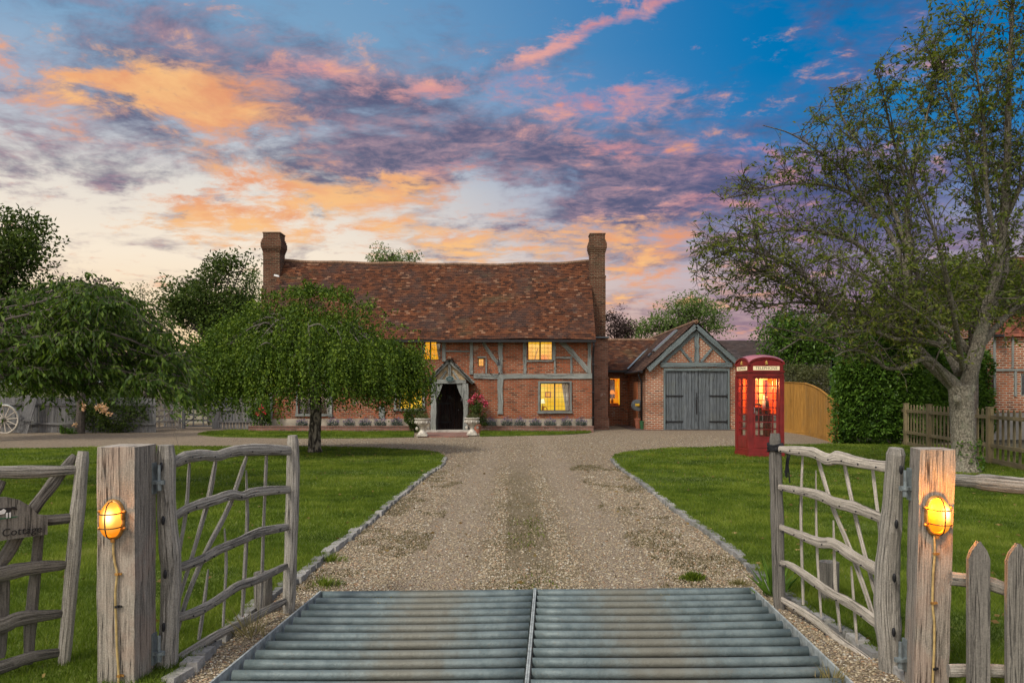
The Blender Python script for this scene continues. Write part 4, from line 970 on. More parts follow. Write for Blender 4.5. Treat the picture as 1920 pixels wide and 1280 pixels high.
for px, Y, lab, lab2 in ((792, 27.6, 'pale carved stone urn on a pedestal left of the porch', 'low dark green plant in the stone urn left of the porch'),
                         (885, 28.3, 'pale carved stone urn on a pedestal right of the porch beneath pink flowers', 'green leafed plant with pink flowers above the right stone urn')):
    x = (px-960)*Y/F; s = .0185; t = thing('stone_urn', lab, 'urn', (x, Y, .04), 0, 'pair of stone urns flanking the porch')
    mb = MB(); mb.lathe((x, Y, .36), [(.10, 0), (.15, .03), (.22, .10), (.245, .17), (.235, .24), (.27, .26), (.275, .29), (.24, .29), (.22, .25)], 28); mb.build('bowl', M['stone'], t, smooth=True)
    mb = MB(); mb.box((x, Y, .07), (.36, .36, .06)); mb.lathe((x, Y, .10), [(.16, 0), (.155, .05), (.11, .09), (.075, .14), (.075, .19), (.11, .23), (.12, .26)], 20); mb.build('pedestal', M['stone'], t)
    mb = MB()
    for a in np.linspace(0, 6.28, 9)[:-1]:
        mb.ball((x+math.cos(a)*.235, Y+math.sin(a)*.235, .51), (.045, .045, .055), 8, 5)
    for sg in (-1, 1): mb.ball((x+sg*.19, Y-.02, .30), (.05, .04, .06), 8, 5)
    mb.build('carved_swag', M['stone'], t, smooth=True)
    if px < 800:
        clump('urn_plant', x, Y, .62, .22, .2, M['l_olive'], lab2, 'plant', n=260)
    else:
        o = clump('urn_plant', x, Y, .62, .2, .18, M['l_olive'], lab2, 'plant', n=220)
fx, fy = (893-960)*30.2/F, 30.2
t = thing('pink_flower_shrub', 'tall potted shrub topped with bright pink blooms right of the door', 'flowers', (fx, fy, 0))
mb = MB(); mb.tube([(fx, fy, .3), (fx-.02, fy, .9), (fx, fy, 1.15)], .03, 6); mb.tube([(fx, fy, .7), (fx+.16, fy, 1.2)], .015, 5); mb.tube([(fx, fy, .7), (fx-.16, fy, 1.2)], .015, 5); mb.build('stem', M['bark_dark'], t)
n = 700; P = rng.normal(size=(n, 3))*[.13, .13, .2]+[fx, fy, .98]; leaves('foliage', P, rng.normal(size=(n, 3))+[0, 0, -.2], .11, .035, M['l_oak'], t)
n = 420; cl = np.array([[-.22, 0, .0], [-.08, -.03, .12], [.05, 0, .02], [.16, -.02, .14], [.24, 0, -.02], [.0, 0, .2], [.34, 0, -.08], [-.12, -.04, -.04]])
P = cl[rng.integers(0, len(cl), n)]+rng.normal(size=(n, 3))*.045+[fx, fy, 1.22]; leaves('blooms', P, rng.normal(size=(n, 3)), .075, .055, M['petal_pink'], t)
mb = MB(); mb.lathe((fx, fy, .0), [(.14, 0), (.18, .3), (.2, .32), (.18, .33)], 14); mb.build('pot', M['terracotta'], t)

# ================================================================== RED KIOSK
def text(name, s, size, mat, parent=None, loc=(0, 0, 0), rot=(R(90), 0, 0), ext=.002, align='CENTER', shear=0, spc=1):
    cu = bpy.data.curves.new(name, 'FONT'); cu.body = s; cu.size = size; cu.extrude = ext; cu.align_x = align; cu.align_y = 'CENTER'; cu.shear = shear; cu.space_character = spc
    tmp = bpy.data.objects.new(name+'_curve', cu); COL.objects.link(tmp)
    dg = bpy.context.evaluated_depsgraph_get(); me = bpy.data.meshes.new_from_object(tmp.evaluated_get(dg))
    bpy.data.objects.remove(tmp); bpy.data.curves.remove(cu); me.name = name; me.materials.clear(); me.materials.append(mat)
    o = bpy.data.objects.new(name, me); COL.objects.link(o)
    if parent: o.parent = parent
    o.location = loc; o.rotation_euler = rot; return o
def kiosk():
    w, Ht = .85, 2.45; th = R(5); A = Vector((5.574, 18.83, 0)); ux = Vector((math.cos(th), math.sin(th), 0)); uy = Vector((-math.sin(th), math.cos(th), 0))
    C = A+(ux+uy)*w/2; k = thing('telephone_kiosk', 'red glazed telephone kiosk with domed roof standing on the right lawn, lit inside', 'phone box', C, th)
    h = w/2; mb = MB()
    mb.box((0, 0, .06), (w+.04, w+.04, .12)); mb.box((0, 0, .16), (w+.01, w+.01, .08))
    for sx in (-1, 1):
        for sy in (-1, 1): mb.box((sx*(h-.05), sy*(h-.05), 1.06), (.10, .10, 1.76)); mb.box((sx*(h-.005), sy*(h-.005), 1.06), (.03, .03, 1.76))
    mb.box((0, 0, 1.97), (w, w, .10)); mb.box((0, 0, 2.035), (w+.04, w+.04, .03)); mb.box((0, 0, 1.905), (w-.04, w-.04, .05))
    mb.build('body', M['red_paint'], k, local=True)
    # entablature with segmental pediment on every side, then saucer dome
    for i in range(4):
        rot = Matrix.Rotation(i*math.pi/2, 3, 'Z'); mb = MB()
        arc = [(-h+.015, 2.05), (h-.015, 2.05), (h-.015, 2.20)]+[((h-.015)*math.cos(a), 2.20+.13*math.sin(a)) for a in np.linspace(.1, 3.04, 12)]+[(-h+.015, 2.20)]
        pts = [rot@Vector((x, -h+.0, z)) for x, z in arc]; d = rot@Vector((0, .05, 0))
        mb.prism(pts, d); arc2 = [((h+.012)*math.cos(a), 2.2+.15*math.sin(a)) for a in np.linspace(0, 3.1416, 14)]
        for (a, b) in zip(arc2, arc2[1:]): mb.beam(rot@Vector((a[0], -h+.005, a[1])), rot@Vector((b[0], -h+.005, b[1])), .05, .025, up=(0, 0, 1), grain=False)
        mb.build('pediment', M['red_paint'], k, local=True)
        mb = MB(); mb.box(rot@Vector((0, -h-.004, 2.115)), tuple(abs(v) for v in rot@Vector((.64, .012, .095)))); sg = mb.build('sign_panel', M['cream'], k, local=True)
        text('lettering', 'TELEPHONE', .095, M['black'], sg, rot@Vector((0, -h-.012, 2.115)), (R(90), 0, i*math.pi/2), .001, spc=1.05)
        mb = MB(); mb.ball(rot@Vector((0, -h-.01, 2.255)), (.03, .02, .022), 8, 5); mb.box(rot@Vector((0, -h-.01, 2.22)), (.05, .05, .02)); mb.ball(rot@Vector((0, -h-.01, 2.285)), (.012, .012, .012), 6, 4); mb.build('crown_emblem', M['gold'], k, local=True)
    mb = MB(); N = 12; g = [[None]*(N+1) for _ in range(N+1)]
    for i in range(N+1):
        for j in range(N+1):
            x, y = -h+w*i/N, -h+w*j/N
            ex = math.sqrt(max(0, 1-(x/(h+.02))**2)); ey = math.sqrt(max(0, 1-(y/(h+.02))**2))
            g[i][j] = Vector((x, y, 2.20+.15*max(ex, ey)*1.0+.10*ex*ey))
    for i in range(N):
        for j in range(N): mb.face([g[i][j], g[i+1][j], g[i+1][j+1], g[i][j+1]])
    mb.build('domed_roof', M['red_roof'], k, smooth=True, local=True)
    # glazed sides: narrow side lights, wide centre light, eight rows
    for i in range(4):
        rot = Matrix.Rotation(i*math.pi/2, 3, 'Z'); y = -h+.03; mb = MB(); zt, zb = 1.87, .50
        def bx(x, z, sx, sz, dy=.03, yy=0):
            s = rot@Vector((sx, dy, sz)); mb.box(rot@Vector((x, y+yy, z)), tuple(abs(v) for v in s))
        bx(0, .35, w-.18, .30); bx(0, .34, w-.30, .20, .012, -.02); bx(-.285, 1.19, .05, 1.38); bx(.285, 1.19, .05, 1.38); bx(0, 1.89, w-.18, .04)
        for x in (-.175, .175): bx(x, (zt+zb)/2, .019, zt-zb, .02)
        for r in range(1, 8): bx(0, zb+(zt-zb)*r/8, .53, .020, .02)
        f = mb.build('door' if i == 0 else 'glazed_side', M['red_paint'], k, local=True)
        p = MB(); s = rot@Vector((.52, .004, zt-zb)); p.box(rot@Vector((0, y+.008, (zt+zb)/2)), tuple(abs(v) for v in s)); p.build('pane', M['glass'], f, local=True)
        if i == 0:
            p = MB(); p.tube([(-.30, y-.03, 1.05), (-.30, y-.06, 1.07), (-.30, y-.06, 1.17), (-.30, y-.03, 1.19)], .008, 6); p.build('door_handle', M['galv'], f, local=True)
    mb = MB(); mb.box((0, 0, 1.86), (.3, .3, .03)); mb.build('ceiling_light', emis('kiosk_light', srgb(255, 170, 70), 2.5), k, local=True)
    mb = MB(); mb.box((.0, .33, 1.45), (.56, .02, .84)); mb.box((.34, .06, 1.45), (.02, .50, .84)); mb.build('backboard', plain('orange_red_board', (.75, .10, .015), .6, .15), k, local=True)
    mb = MB(); mb.box((.15, .31, 1.55), (.12, .02, .60)); mb.build('notice_board', plain('cream_board', (.8, .6, .25), .6, .1), k, local=True)
    mb = MB(); mb.box((.10, .22, 1.12), (.46, .24, .03)); mb.build('shelf', M['red_paint'], k, local=True)
    mb = MB(); mb.box((0, 0, .21), (.7, .7, .02)); mb.build('floor', M['slab'], k, local=True)
    l = bpy.data.lights.new('kiosk_lamp', 'POINT'); l.energy = 42; l.color = (1, .48, .16); l.shadow_soft_size = .1
    lo = bpy.data.objects.new('kiosk_lamp', l); COL.objects.link(lo); lo.parent = k; lo.location = (0, -.02, 1.75)
    P = lambda x, y, z: k.matrix_basis@Vector((x, y, z))
    t = thing('pay_telephone', 'black pay telephone with handset on the shelf inside the red kiosk', 'telephone', P(-.02, .16, 1.02), th)
    mb = MB(); mb.box((0, 0, .0), (.26, .16, .34), taper=.9); mb.build('case', M['black'], t, local=True)
    mb = MB(); mb.lathe((0, 0, 0), [(.05, 0), (.05, .02)], 16); o = mb.build('dial', M['galv'], t, local=True); o.rotation_euler = (R(90), 0, 0); o.location = (-.03, -.075, .03)
    mb = MB(); mb.tube([(-.1, -.06, .2), (-.06, -.07, .235), (.06, -.07, .235), (.1, -.06, .2)], .022, 8); mb.build('handset', M['black'], t, local=True)
    for j, (x, hh, m_, lab) in enumerate(((.20, .34, 'white', 'white bottle standing beside the black telephone in the kiosk'), (.28, .28, 'black', 'dark bottle at the right end of the kiosk shelf'))):
        c0 = P(x, .20, 1.14); mb = MB(); mb.lathe(c0, [(.04, 0), (.042, hh*.6), (.016, hh*.75), (.016, hh)], 12); b = tag(mb.build('bottle', M[m_], smooth=True, at=c0), lab, 'bottle')
        mb = MB(); mb.lathe(c0+Vector((0, 0, hh)), [(.018, 0), (.018, .03)], 10); mb.build('bottle_cap', M['gold'], b)
kiosk()

# ================================================================== CATTLE GRID
def grid():
    D_, Cc = Vector((*HOLE[3], 0)), Vector((*HOLE[2], 0)); A_, B_ = Vector((*HOLE[0], 0)), Vector((*HOLE[1], 0))
    t = thing('cattle_grid', 'galvanised steel tube cattle grid across the drive entrance', 'cattle grid', (.15, 6.13, 0))
    P = lambda u, v: A_.lerp(D_, v).lerp(B_.lerp(Cc, v), u)
    for u0, nm in ((0.0, 'side_rail'), (.493, 'centre_rail'), (1.0, 'side_rail')):
        mb = MB()
        if u0 == .493:
            mb.beam(P(.4910, 0)+Vector((0, 0, .012)), P(.4910, 1)+Vector((0, 0, .012)), .009, .07); mb.beam(P(.4945, 0)+Vector((0, 0, .012)), P(.4945, 1)+Vector((0, 0, .012)), .009, .07); mb.beam(P(.49275, 0)+Vector((0, 0, .03)), P(.49275, 1)+Vector((0, 0, .03)), .008, .02)
        else:
            mb.beam(P(u0, 0)+Vector((0, 0, .01)), P(u0, 1)+Vector((0, 0, -.01)), .012, .10); sx = .03 if u0 == 0 else -.03
            mb.beam(P(u0, 0)+Vector((sx, 0, -.05)), P(u0, 1)+Vector((sx, 0, -.055)), .045, .01)
        mb.build(nm, M['rail_steel'], t)
    mb = MB(); mb.beam(P(0, 1)+Vector((0, .0, .0)), P(1, 1)+Vector((0, .0, .0)), .014, .07); mb.build('end_rail', M['tube'], t)
    n = 19
    for i in range(n):
        v = 1-(i*.170+.045)/3.19
        for h, (ua, ub) in enumerate(((.010, .487), (.4985, .990))):
            mb = MB(); pts = []
            bend = random.uniform(.2, 1)*.012; bz = random.uniform(.3, 1)*.012
            for q in range(9):
                u = ua+(ub-ua)*q/8; w = math.sin(math.pi*q/8)
                pts.append(P(u, v)+Vector((0, bend*w*(1 if h else .3), .012-bz*w)))
            mb.tube(pts, .031, 14, cap=True); mb.build('tube', M['tube'], t, smooth=True)
grid()

# ================================================================== GATES
def zpx(zx, zy, which):
    s = .3907
    return (zx*s, 780+zy*s) if which == 'L' else (1380+zx*s, 780+zy*s)
def rustic(mb, pts, Wpx, A, B, which, off=0, sq=.55, seg=10, jit=.06, n=5):
    """a riven rail or stile: enlarged-photo points -> line in the gate's own plane, round section with knots"""
    P = []
    for (zx, zy) in pts: P.append(onplane(*zpx(zx, zy, which), A, B))
    dr = (Vector((*B, 0))-Vector((*A, 0))).normalized(); nm = Vector((-dr.y, dr.x, 0))
    P = [p+nm*off for p in P]; L = smoothline(P, n)
    ws = Wpx if isinstance(Wpx, (list, tuple)) else [Wpx]*len(pts)
    ww = np.interp(np.linspace(0, len(ws)-1, len(L)), range(len(ws)), ws)
    rad = []
    for i, p in enumerate(L):
        k = p.y/F*.3907; rad.append(ww[i]*k/2*(1+.10*mnoise.noise(Vector((i*.45, pts[0][1]*.01, pts[0][0]*.013)))))
    rad[0] *= .8; rad[-1] *= .85
    tdir = (L[-1]-L[0]).normalized(); ref = tdir.cross(nm)
    mb.tube(L, rad, seg, sq=sq, ref=ref, jit=jit)
def nails(mb, pts, A, B, which, off):
    dr = (Vector((*B, 0))-Vector((*A, 0))).normalized(); nm = Vector((-dr.y, dr.x, 0))
    for p in pts:
        q = onplane(*zpx(*p, which), A, B)+nm*off; mb.ball(q, (.006, .006, .006), 6, 4)
def gate(name, label, A, B, which, rails, rw, struts, hst, fst, mort, side, group):
    t = thing(name, label, 'gate', (A[0], A[1], 0), 0, group); s = side
    mb = MB(); rustic(mb, hst[0], hst[1], A, B, which, 0, .9, 12, .05); h = mb.build('hinge_stile', M['oak'], t, smooth=False)
    mb = MB(); rustic(mb, fst[0], fst[1], A, B, which, 0, .9, 12, .05); mb.build('free_stile', M['oak' if which == 'L' else 'oak_dark'], t)
    for pts, w in zip(rails, rw):
        mb = MB(); rustic(mb, pts, w, A, B, which, 0, .5, 10, .08); r = mb.build('rail', M['oak' if which == 'L' else 'oak_pale'], t)
        mb = MB(); nails(mb, [((a[0]+b[0])/2, (a[1]+b[1])/2+6) for a, b in zip(pts, pts[1:])]+[pts[1]], A, B, which, s*.034); mb.build('nail_heads', M['black'], r)
    for pts, w in struts:
        mb = MB(); rustic(mb, pts, w, A, B, which, -s*.045, .45, 8, .10); mb.build('strut', M['oak' if which == 'L' else 'oak_pale'], t)
    mb = MB()
    dr = (Vector((*B, 0))-Vector((*A, 0))).normalized(); nm = Vector((-dr.y, dr.x, 0))
    for p in mort:
        q = onplane(*zpx(*p, which), A, B)
        q = q+Vector((-q.x, -q.y, H-q.z)).normalized()*.041; mb.ball(q, (.010, .012, .026), 10, 6)
    mb.build('mortise_hole', M['black'], h)
    return t
AL, BL = (-1.915, 4.47), (-1.575, 5.63)
gate('entrance_gate', 'weathered grey oak gate with five wavy rails standing open left of the cattle grid', AL, BL, 'L',
     [[(835, 222), (900, 195), (980, 186), (1040, 190), (1130, 167), (1250, 160), (1405, 165)], [(840, 478), (920, 435), (1030, 402), (1110, 377), (1165, 382), (1230, 362), (1405, 350)],
      [(855, 727), (960, 690), (1050, 640), (1150, 598), (1250, 555), (1395, 528)], [(850, 968), (960, 930), (1060, 870), (1140, 815), (1230, 785), (1380, 715)],
      [(845, 1170), (960, 1100), (1060, 1040), (1180, 985), (1280, 930), (1380, 880)]],
     [[60, 62, 55, 52, 54, 56, 46], [46, 50, 52, 50, 44, 48, 40], [44, 50, 48, 46, 48, 34], [44, 52, 48, 50, 46, 36], [46, 52, 50, 46, 44, 34]],
     [([(940, 225), (925, 450), (885, 690)], [22, 26, 26]), ([(1065, 215), (1030, 400), (960, 650), (875, 930)], [32, 36, 28, 26]), ([(1212, 195), (1130, 430), (1020, 650), (930, 870), (870, 1080)], [30, 34, 36, 32, 30]),
      ([(1030, 735), (1010, 900), (985, 1075)], [16, 28, 26]), ([(1107, 540), (1115, 700), (1100, 1010)], [12, 22, 20]), ([(1210, 260), (1215, 500), (1200, 800), (1190, 965)], [14, 28, 30, 24]), ([(1307, 185), (1295, 480), (1285, 780), (1278, 920)], [26, 22, 24, 24])],
     ([(795, 138), (800, 450), (815, 640), (822, 800), (808, 1100), (797, 1400)], [96, 92, 104, 100, 100, 110]), ([(1404, 92), (1407, 250), (1400, 500), (1385, 950)], [58, 66, 68, 64]),
     [(773, 243), (783, 500), (792, 758), (785, 1012)], -1, 'pair of rustic oak entrance gates')
AR, BR = (2.115, 4.42), (1.915, 5.74)
gr = gate('entrance_gate', 'pale weathered oak gate with five wavy rails standing open right of the cattle grid', AR, BR, 'R',
     [[(190, 156), (280, 165), (370, 175), (440, 207), (490, 198), (570, 217), (650, 232), (745, 245)], [(192, 337), (300, 357), (400, 380), (480, 415), (560, 435), (640, 465), (715, 497)],
      [(195, 525), (300, 567), (400, 605), (470, 612), (560, 670), (690, 745)], [(205, 703), (260, 715), (350, 775), (450, 845), (560, 905), (690, 1000)],
      [(215, 875), (300, 925), (400, 995), (500, 1080), (600, 1150), (700, 1235)]],
     [[26, 44, 54, 58, 66, 56, 52, 58], [30, 40, 50, 54, 62, 52, 54], [30, 42, 50, 58, 60, 66], [28, 34, 50, 50, 52, 66], [30, 40, 48, 50, 50, 66]],
     [([(290, 190), (283, 480), (293, 905)], [18, 24, 22]), ([(353, 260), (357, 600), (378, 965)], [10, 22, 20]), ([(362, 205), (430, 430), (500, 600), (590, 850), (675, 1130)], [28, 30, 34, 36, 34]),
      ([(488, 232), (540, 480), (600, 720), (660, 945)], [26, 30, 30, 26]), ([(622, 258), (650, 500), (672, 700)], [26, 26, 18]), ([(436, 500), (445, 800), (470, 1035)], [16, 26, 20]), ([(520, 720), (548, 1090)], [18, 22])],
     ([(768, 153), (758, 300), (745, 500), (728, 700), (725, 900), (735, 1100), (745, 1400)], [88, 92, 102, 122, 126, 112, 104]), ([(187, 82), (190, 250), (198, 500), (208, 935)], [58, 62, 66, 62]),
     [(792, 257), (770, 517), (760, 775), (757, 1035)], 1, 'pair of rustic oak entrance gates')
# cord tied round the right gate's free stile
mb = MB(); c0 = onplane(*zpx(188, 150, 'R'), AR, BR)
for k in range(4):
    z = c0.z+(k-1.5)*.014; mb.tube([(c0.x+math.cos(a)*.052, c0.y+math.sin(a)*.052, z+.008*math.sin(a*2+k)) for a in np.linspace(0, 6.28, 13)], .008, 6)
for k in range(5):
    mb.tube([c0+Vector((.045, -.02, .0)), c0+Vector((.08+random.uniform(-.01, .02), -.03, -.05)), c0+Vector((.075+random.uniform(-.02, .03), -.02, -.16-random.uniform(0, .1)))], .005, 5)
for k in range(3): mb.ball(c0+Vector((.02*k-.01, -.055, .012*k-.01)), (.018, .016, .018), 7, 5)
tag(mb.build('tie_cord', M['rope'], at=c0), 'black cord knotted round the top of the free stile of the right gate', 'cord')

def big_post(name, label, x0, x1, y0, y1, top, lean, group, skew=0):
    t = thing(name, label, 'gate post', ((x0+x1)/2, y0, 0), 0, group); mb = MB(); N = 16; rows = []
    for i in range(N+1):
        z = -.1+(top+.1)*i/N; dx = lean*(z-top)
        j = lambda a: .006*mnoise.noise(Vector((z*3.1, a, x0)))+.003*mnoise.noise(Vector((z*11, a, 1)))
        # corners and two mid points on the front and side faces
        pr = [(x0+j(1), y0+j(2)), (x0+(x1-x0)*.35, y0+.4*j(9)-.003), (x0+(x1-x0)*.7, y0+.5*j(7)), (x1+j(3), y0+j(4)), (x1+j(5)*.6+.002+skew*.5, y0+(y1-y0)*.5), (x1+j(6)+skew, y1+j(7)), (x0+j(8)+skew, y1+j(1))]
        rows.append([Vector((p[0]+dx, p[1], z+(.006*mnoise.noise(Vector((p[0]*20, p[1]*20, 0))) if i == N else 0))) for p in pr])
    n = 7; cum = [0]
    for a in range(n): cum.append(cum[-1]+(rows[0][(a+1) % n]-rows[0][a]).length)
    for i in range(N):
        for a in range(n):
            b = (a+1) % n; z0, z1 = rows[i][0].z, rows[i+1][0].z
            mb.face([rows[i][a], rows[i][b], rows[i+1][b], rows[i+1][a]], [(cum[a], z0), (cum[a+1], z0), (cum[a+1], z1), (cum[a], z1)], .4)
    mb.face(rows[N], [(p.x*.3, p.y) for p in rows[N]], .3); mb.build('post', M['oak_post'], t)
    return t
PL = (-2.158, -1.962, 4.16, 4.41); PR = (2.094, 2.272, 4.10, 4.30)
tl = big_post('gate_post', 'thick square weathered oak gate post with a glowing lamp, left side of the entrance', *PL, 1.265, 0, 'pair of thick entrance gate posts')
tr = big_post('gate_post', 'thick square weathered oak gate post lit orange at its top, right side of the entrance', *PR, 1.255, .028, 'pair of thick entrance gate posts', .046)
def hinge(parent, x, y, z, s):
    mb = MB(); mb.box((x, y, z), (.012, .05, .17)); mb.build('hinge_plate', M['galv'], parent)
    mb = MB(); xx = x+s*.035; mb.beam((x, y-.02, z-.02), (xx+s*.03, y-.02, z-.02), .022, .022, grain=False)
    mb.tube([(xx, y-.02, z-.05), (xx, y-.02, z+.075)], .0095, 10); mb.lathe((xx, y-.02, z-.03), [(.012, 0), (.023, .002), (.023, .018), (.012, .02)], 14); mb.tube([(xx, y-.02, z-.065), (xx, y-.02, z-.025)], .014, 10)
    mb.build('hinge_pin', M['galv'], parent)
for z in (1.08, .15): hinge(tl, -1.957, 4.375, z, 1)
for z in (1.06, .15): hinge(tr, 2.128-(1.2-z)*.028, 4.27, z, -1)

def lamp(name, label, c, face, energy):
    """oval bulkhead lamp; face = yaw of its outward direction (0 = towards the viewer)"""
    t = thing(name, label, 'bulkhead lamp', c, face, 'brass bulkhead lamps on the gate posts')
    sx, sz = .050, .092
    def ring(r, y, n=20): return [(sx*r*math.copysign(abs(math.cos(a))**.8, math.cos(a)), y, sz*r*math.copysign(abs(math.sin(a))**.9, math.sin(a))) for a in np.linspace(0, 2*math.pi, n+1)]
    mb = MB(); mb.tube(ring(1.0, -.012), .010, 8); mb.tube(ring(1.06, -.004), .008, 8)
    a = ring(1.0, -.003)[:-1]; mb.face([Vector(p) for p in a]); mb.build('backplate', M['brass'], t, smooth=True, local=True)
    mb = MB(); L = [ring(1.0, -.014)[:-1], ring(.97, -.045)[:-1], ring(.86, -.066)[:-1], ring(.62, -.080)[:-1], ring(.3, -.087)[:-1], ring(.02, -.089)[:-1]]
    for A_, B_ in zip(L, L[1:]):
        for i in range(20):
            j = (i+1) % 20; mb.face([A_[i], A_[j], B_[j], B_[i]], r=.5)
    m, nt = newmat('lamp_glass'); sp = nt.node('ShaderNodeSeparateXYZ'); nt.put(sp.inputs[0], nt.tc.outputs['Object'])
    e = nt.node('ShaderNodeEmission'); tr_ = nt.node('ShaderNodeBsdfTransparent'); mx = nt.node('ShaderNodeAddShader'); tr_.inputs[0].default_value = (.22, .18, .14, 1)
    dz = nt.m('SUBTRACT', sp.outputs[2], .022); dx = nt.m('SUBTRACT', sp.outputs[0], .012)
    q = nt.m('SQRT', nt.m('ADD', nt.m('MULTIPLY', dz, dz), nt.m('MULTIPLY', nt.m('MULTIPLY', dx, dx), 2.2)))
    nt.put(e.inputs[0], nt.ramp(nt.m('DIVIDE', q, .15), [(0, srgb(255, 240, 180)), (.3, srgb(250, 196, 92)), (.6, srgb(236, 140, 30)), (.95, srgb(205, 96, 8))]))
    nt.put(e.inputs[1], nt.m('ADD', 1.0, nt.m('MULTIPLY', nt.sm(q, .06, 0), 2.5))); nt.l.new(tr_.outputs[0], mx.inputs[0]); nt.l.new(e.outputs[0], mx.inputs[1]); nt.l.new(mx.outputs[0], nt.out.inputs[0])
    mb.build('glass_dome', m, t, smooth=True, local=True)
    mb = MB(); k = 1.05; D = lambda f: (-.014, -.05, -.074, -.089, -.094, -.089, -.074, -.05, -.014)[f]
    xs = [-1, -.95, -.8, -.45, 0, .45, .8, .95, 1]
    mb.tube([(0.002*0+.0, D(i), sz*k*xs[i]) for i in range(9)], .0032, 6)
    for z0, hw in ((.036, .93), (-.036, .93)): mb.tube([(sx*k*hw*xs[i], D(i)*1.0, z0) for i in range(9)], .0032, 6)
    mb.build('guard', M['guard'], t, smooth=True, local=True)
    for sx_ in (-1, 1):
        for z0 in (.040, -.048):
            mb = MB(); mb.tube([(sx_*sx*.95, -.014, z0), (sx_*(sx+.018), -.016, z0+.004)], .008, 8); mb.ball((sx_*(sx+.016), -.022, z0+.004), (.009, .008, .009), 8, 5); mb.build('lug', M['brass'], t, smooth=True, local=True)
    mb = MB(); mb.tube([(0, -.012, -sz-.005), (0, -.012, -sz-.025)], .011, 10); mb.build('cable_gland', M['brass'], t, local=True)
    for (p, en, nm) in (((.004, -.080, .035), energy, 'lamp_bulb'),):
        l = bpy.data.lights.new(nm, 'POINT'); l.energy = en; l.color = (1, .37, .03); l.shadow_soft_size = .02
        o = bpy.data.objects.new(nm, l); COL.objects.link(o); o.parent = t; o.location = p
    return t
lamp('bulkhead_lamp', 'glowing oval caged lamp on the front of the left gate post', (-2.068, 4.155, H-(973-735)*4.155/F), 0, 4.2)
lamp('bulkhead_lamp', 'glowing oval caged lamp on the front of the right gate post', (2.168, 4.093, H-(966-735)*4.093/F), 0, 40)
def cable(label, pts, clips, Yf):
    P = [Vector(((px-960)*Yf/F, Yf-.008, H-(py-735)*Yf/F)) for px, py in pts]
    mb = MB(); mb.tube(smoothline(P, 4), .0062, 8); o = tag(mb.build('lamp_cable', M['cable'], smooth=True, at=P[0]), label, 'cable', 'armoured cables below the gate post lamps')
    for (px, py) in clips:
        c = Vector(((px-960)*Yf/F, Yf-.008, H-(py-735)*Yf/F)); m2 = MB(); m2.box(c, (.018, .018, .012)); m2.box(c+Vector((.014, .003, 0)), (.018, .008, .010)); m2.build('cable_clip', M['brass' if py % 2 else 'black'], o)
cable('straw coloured cable clipped down the left gate post below its lamp', [(215, 1009), (214, 1030), (217, 1055), (221, 1075), (218, 1110), (219, 1160), (221, 1220), (224, 1264), (222, 1310)], [(221, 1075), (221, 1136), (225, 1265)], 4.155)
cable('straw coloured cable clipped down the right gate post below its lamp', [(1750, 1001), (1751, 1035), (1748, 1080), (1747, 1130), (1750, 1165), (1750, 1210), (1748, 1260), (1746, 1310)], [(1752, 1037), (1748, 1129), (1750, 1252)], 4.093)

# stop posts behind the gates
for (a, b, top, bot, lab) in ((477, 510, 1072, 1148, 'short grey stop post behind the left entrance gate'), (1536, 1572, 1052, 1130, 'short grey stop post behind the right entrance gate')):
    p = G((a+b)/2, bot); k = p.y/F; mb = MB(); hh = (bot-top)*k
    mb.tube([(p.x, p.y, -.05), (p.x, p.y, hh*.5), (p.x, p.y, hh)], [(b-a)*k/2, (b-a)*k/2*1.04, (b-a)*k/2], 12, jit=.12); tag(mb.build('stop_post', M['oak_dark'], at=(p.x, p.y, 0)), lab, 'post')

# ================================================================== SIGN GATE
AS, BS = (-2.48, 4.50), (-2.72, 4.25)
def sign_gate():
    t = thing('garden_gate', 'dark weathered oak garden gate carrying the name board at the left edge', 'gate', (AS[0], AS[1], 0))
    def add(nm, pts, w, off, sq=.5, mat='oak_dark', seg=10):
        mb = MB(); rustic(mb, pts, w, AS, BS, 'L', off, sq, seg, .05); return mb.build(nm, M[mat], t)
    add('stile', [(400, 168), (375, 430), (350, 700), (305, 1208)], [60, 68, 66, 58], 0, .85, 'oak')
    add('rail', [(-520, 240), (-250, 262), (0, 268), (200, 266), (378, 255)], [60, 64, 62, 60, 42], .0, .5, 'oak')
    add('rail', [(-520, 580), (-250, 540), (0, 515), (220, 500), (350, 488)], [60, 58, 56, 54, 46], .0)
    add('rail', [(-520, 830), (-250, 790), (0, 757), (150, 728), (328, 712)], [70, 74, 76, 66, 40], .0)
    add('rail', [(-520, 1120), (-250, 1060), (0, 1008), (100, 970), (305, 945)], [70, 74, 76, 72, 44], .0)
    add('rail', [(-520, 1340), (-250, 1270), (0, 1205), (150, 1155), (298, 1130)], [70, 70, 66, 56, 40], .0)
    add('brace', [(372, 190), (270, 320), (160, 465), (60, 640), (0, 730), (-120, 920)], [40, 60, 60, 64, 60, 60], -.04)
    add('brace', [(20, 310), (-60, 440), (-200, 640)], [50, 54, 54], -.04)
    add('strut', [(205, 500), (185, 740), (160, 1000), (150, 1200)], [46, 50, 56, 46], -.05)
    add('strut', [(32, 770), (25, 980), (12, 1170)], [50, 54, 50], -.05)
    add('stile', [(-500, 200), (-500, 760), (-500, 1400)], [80, 80, 80], 0, .85)
sign_gate()
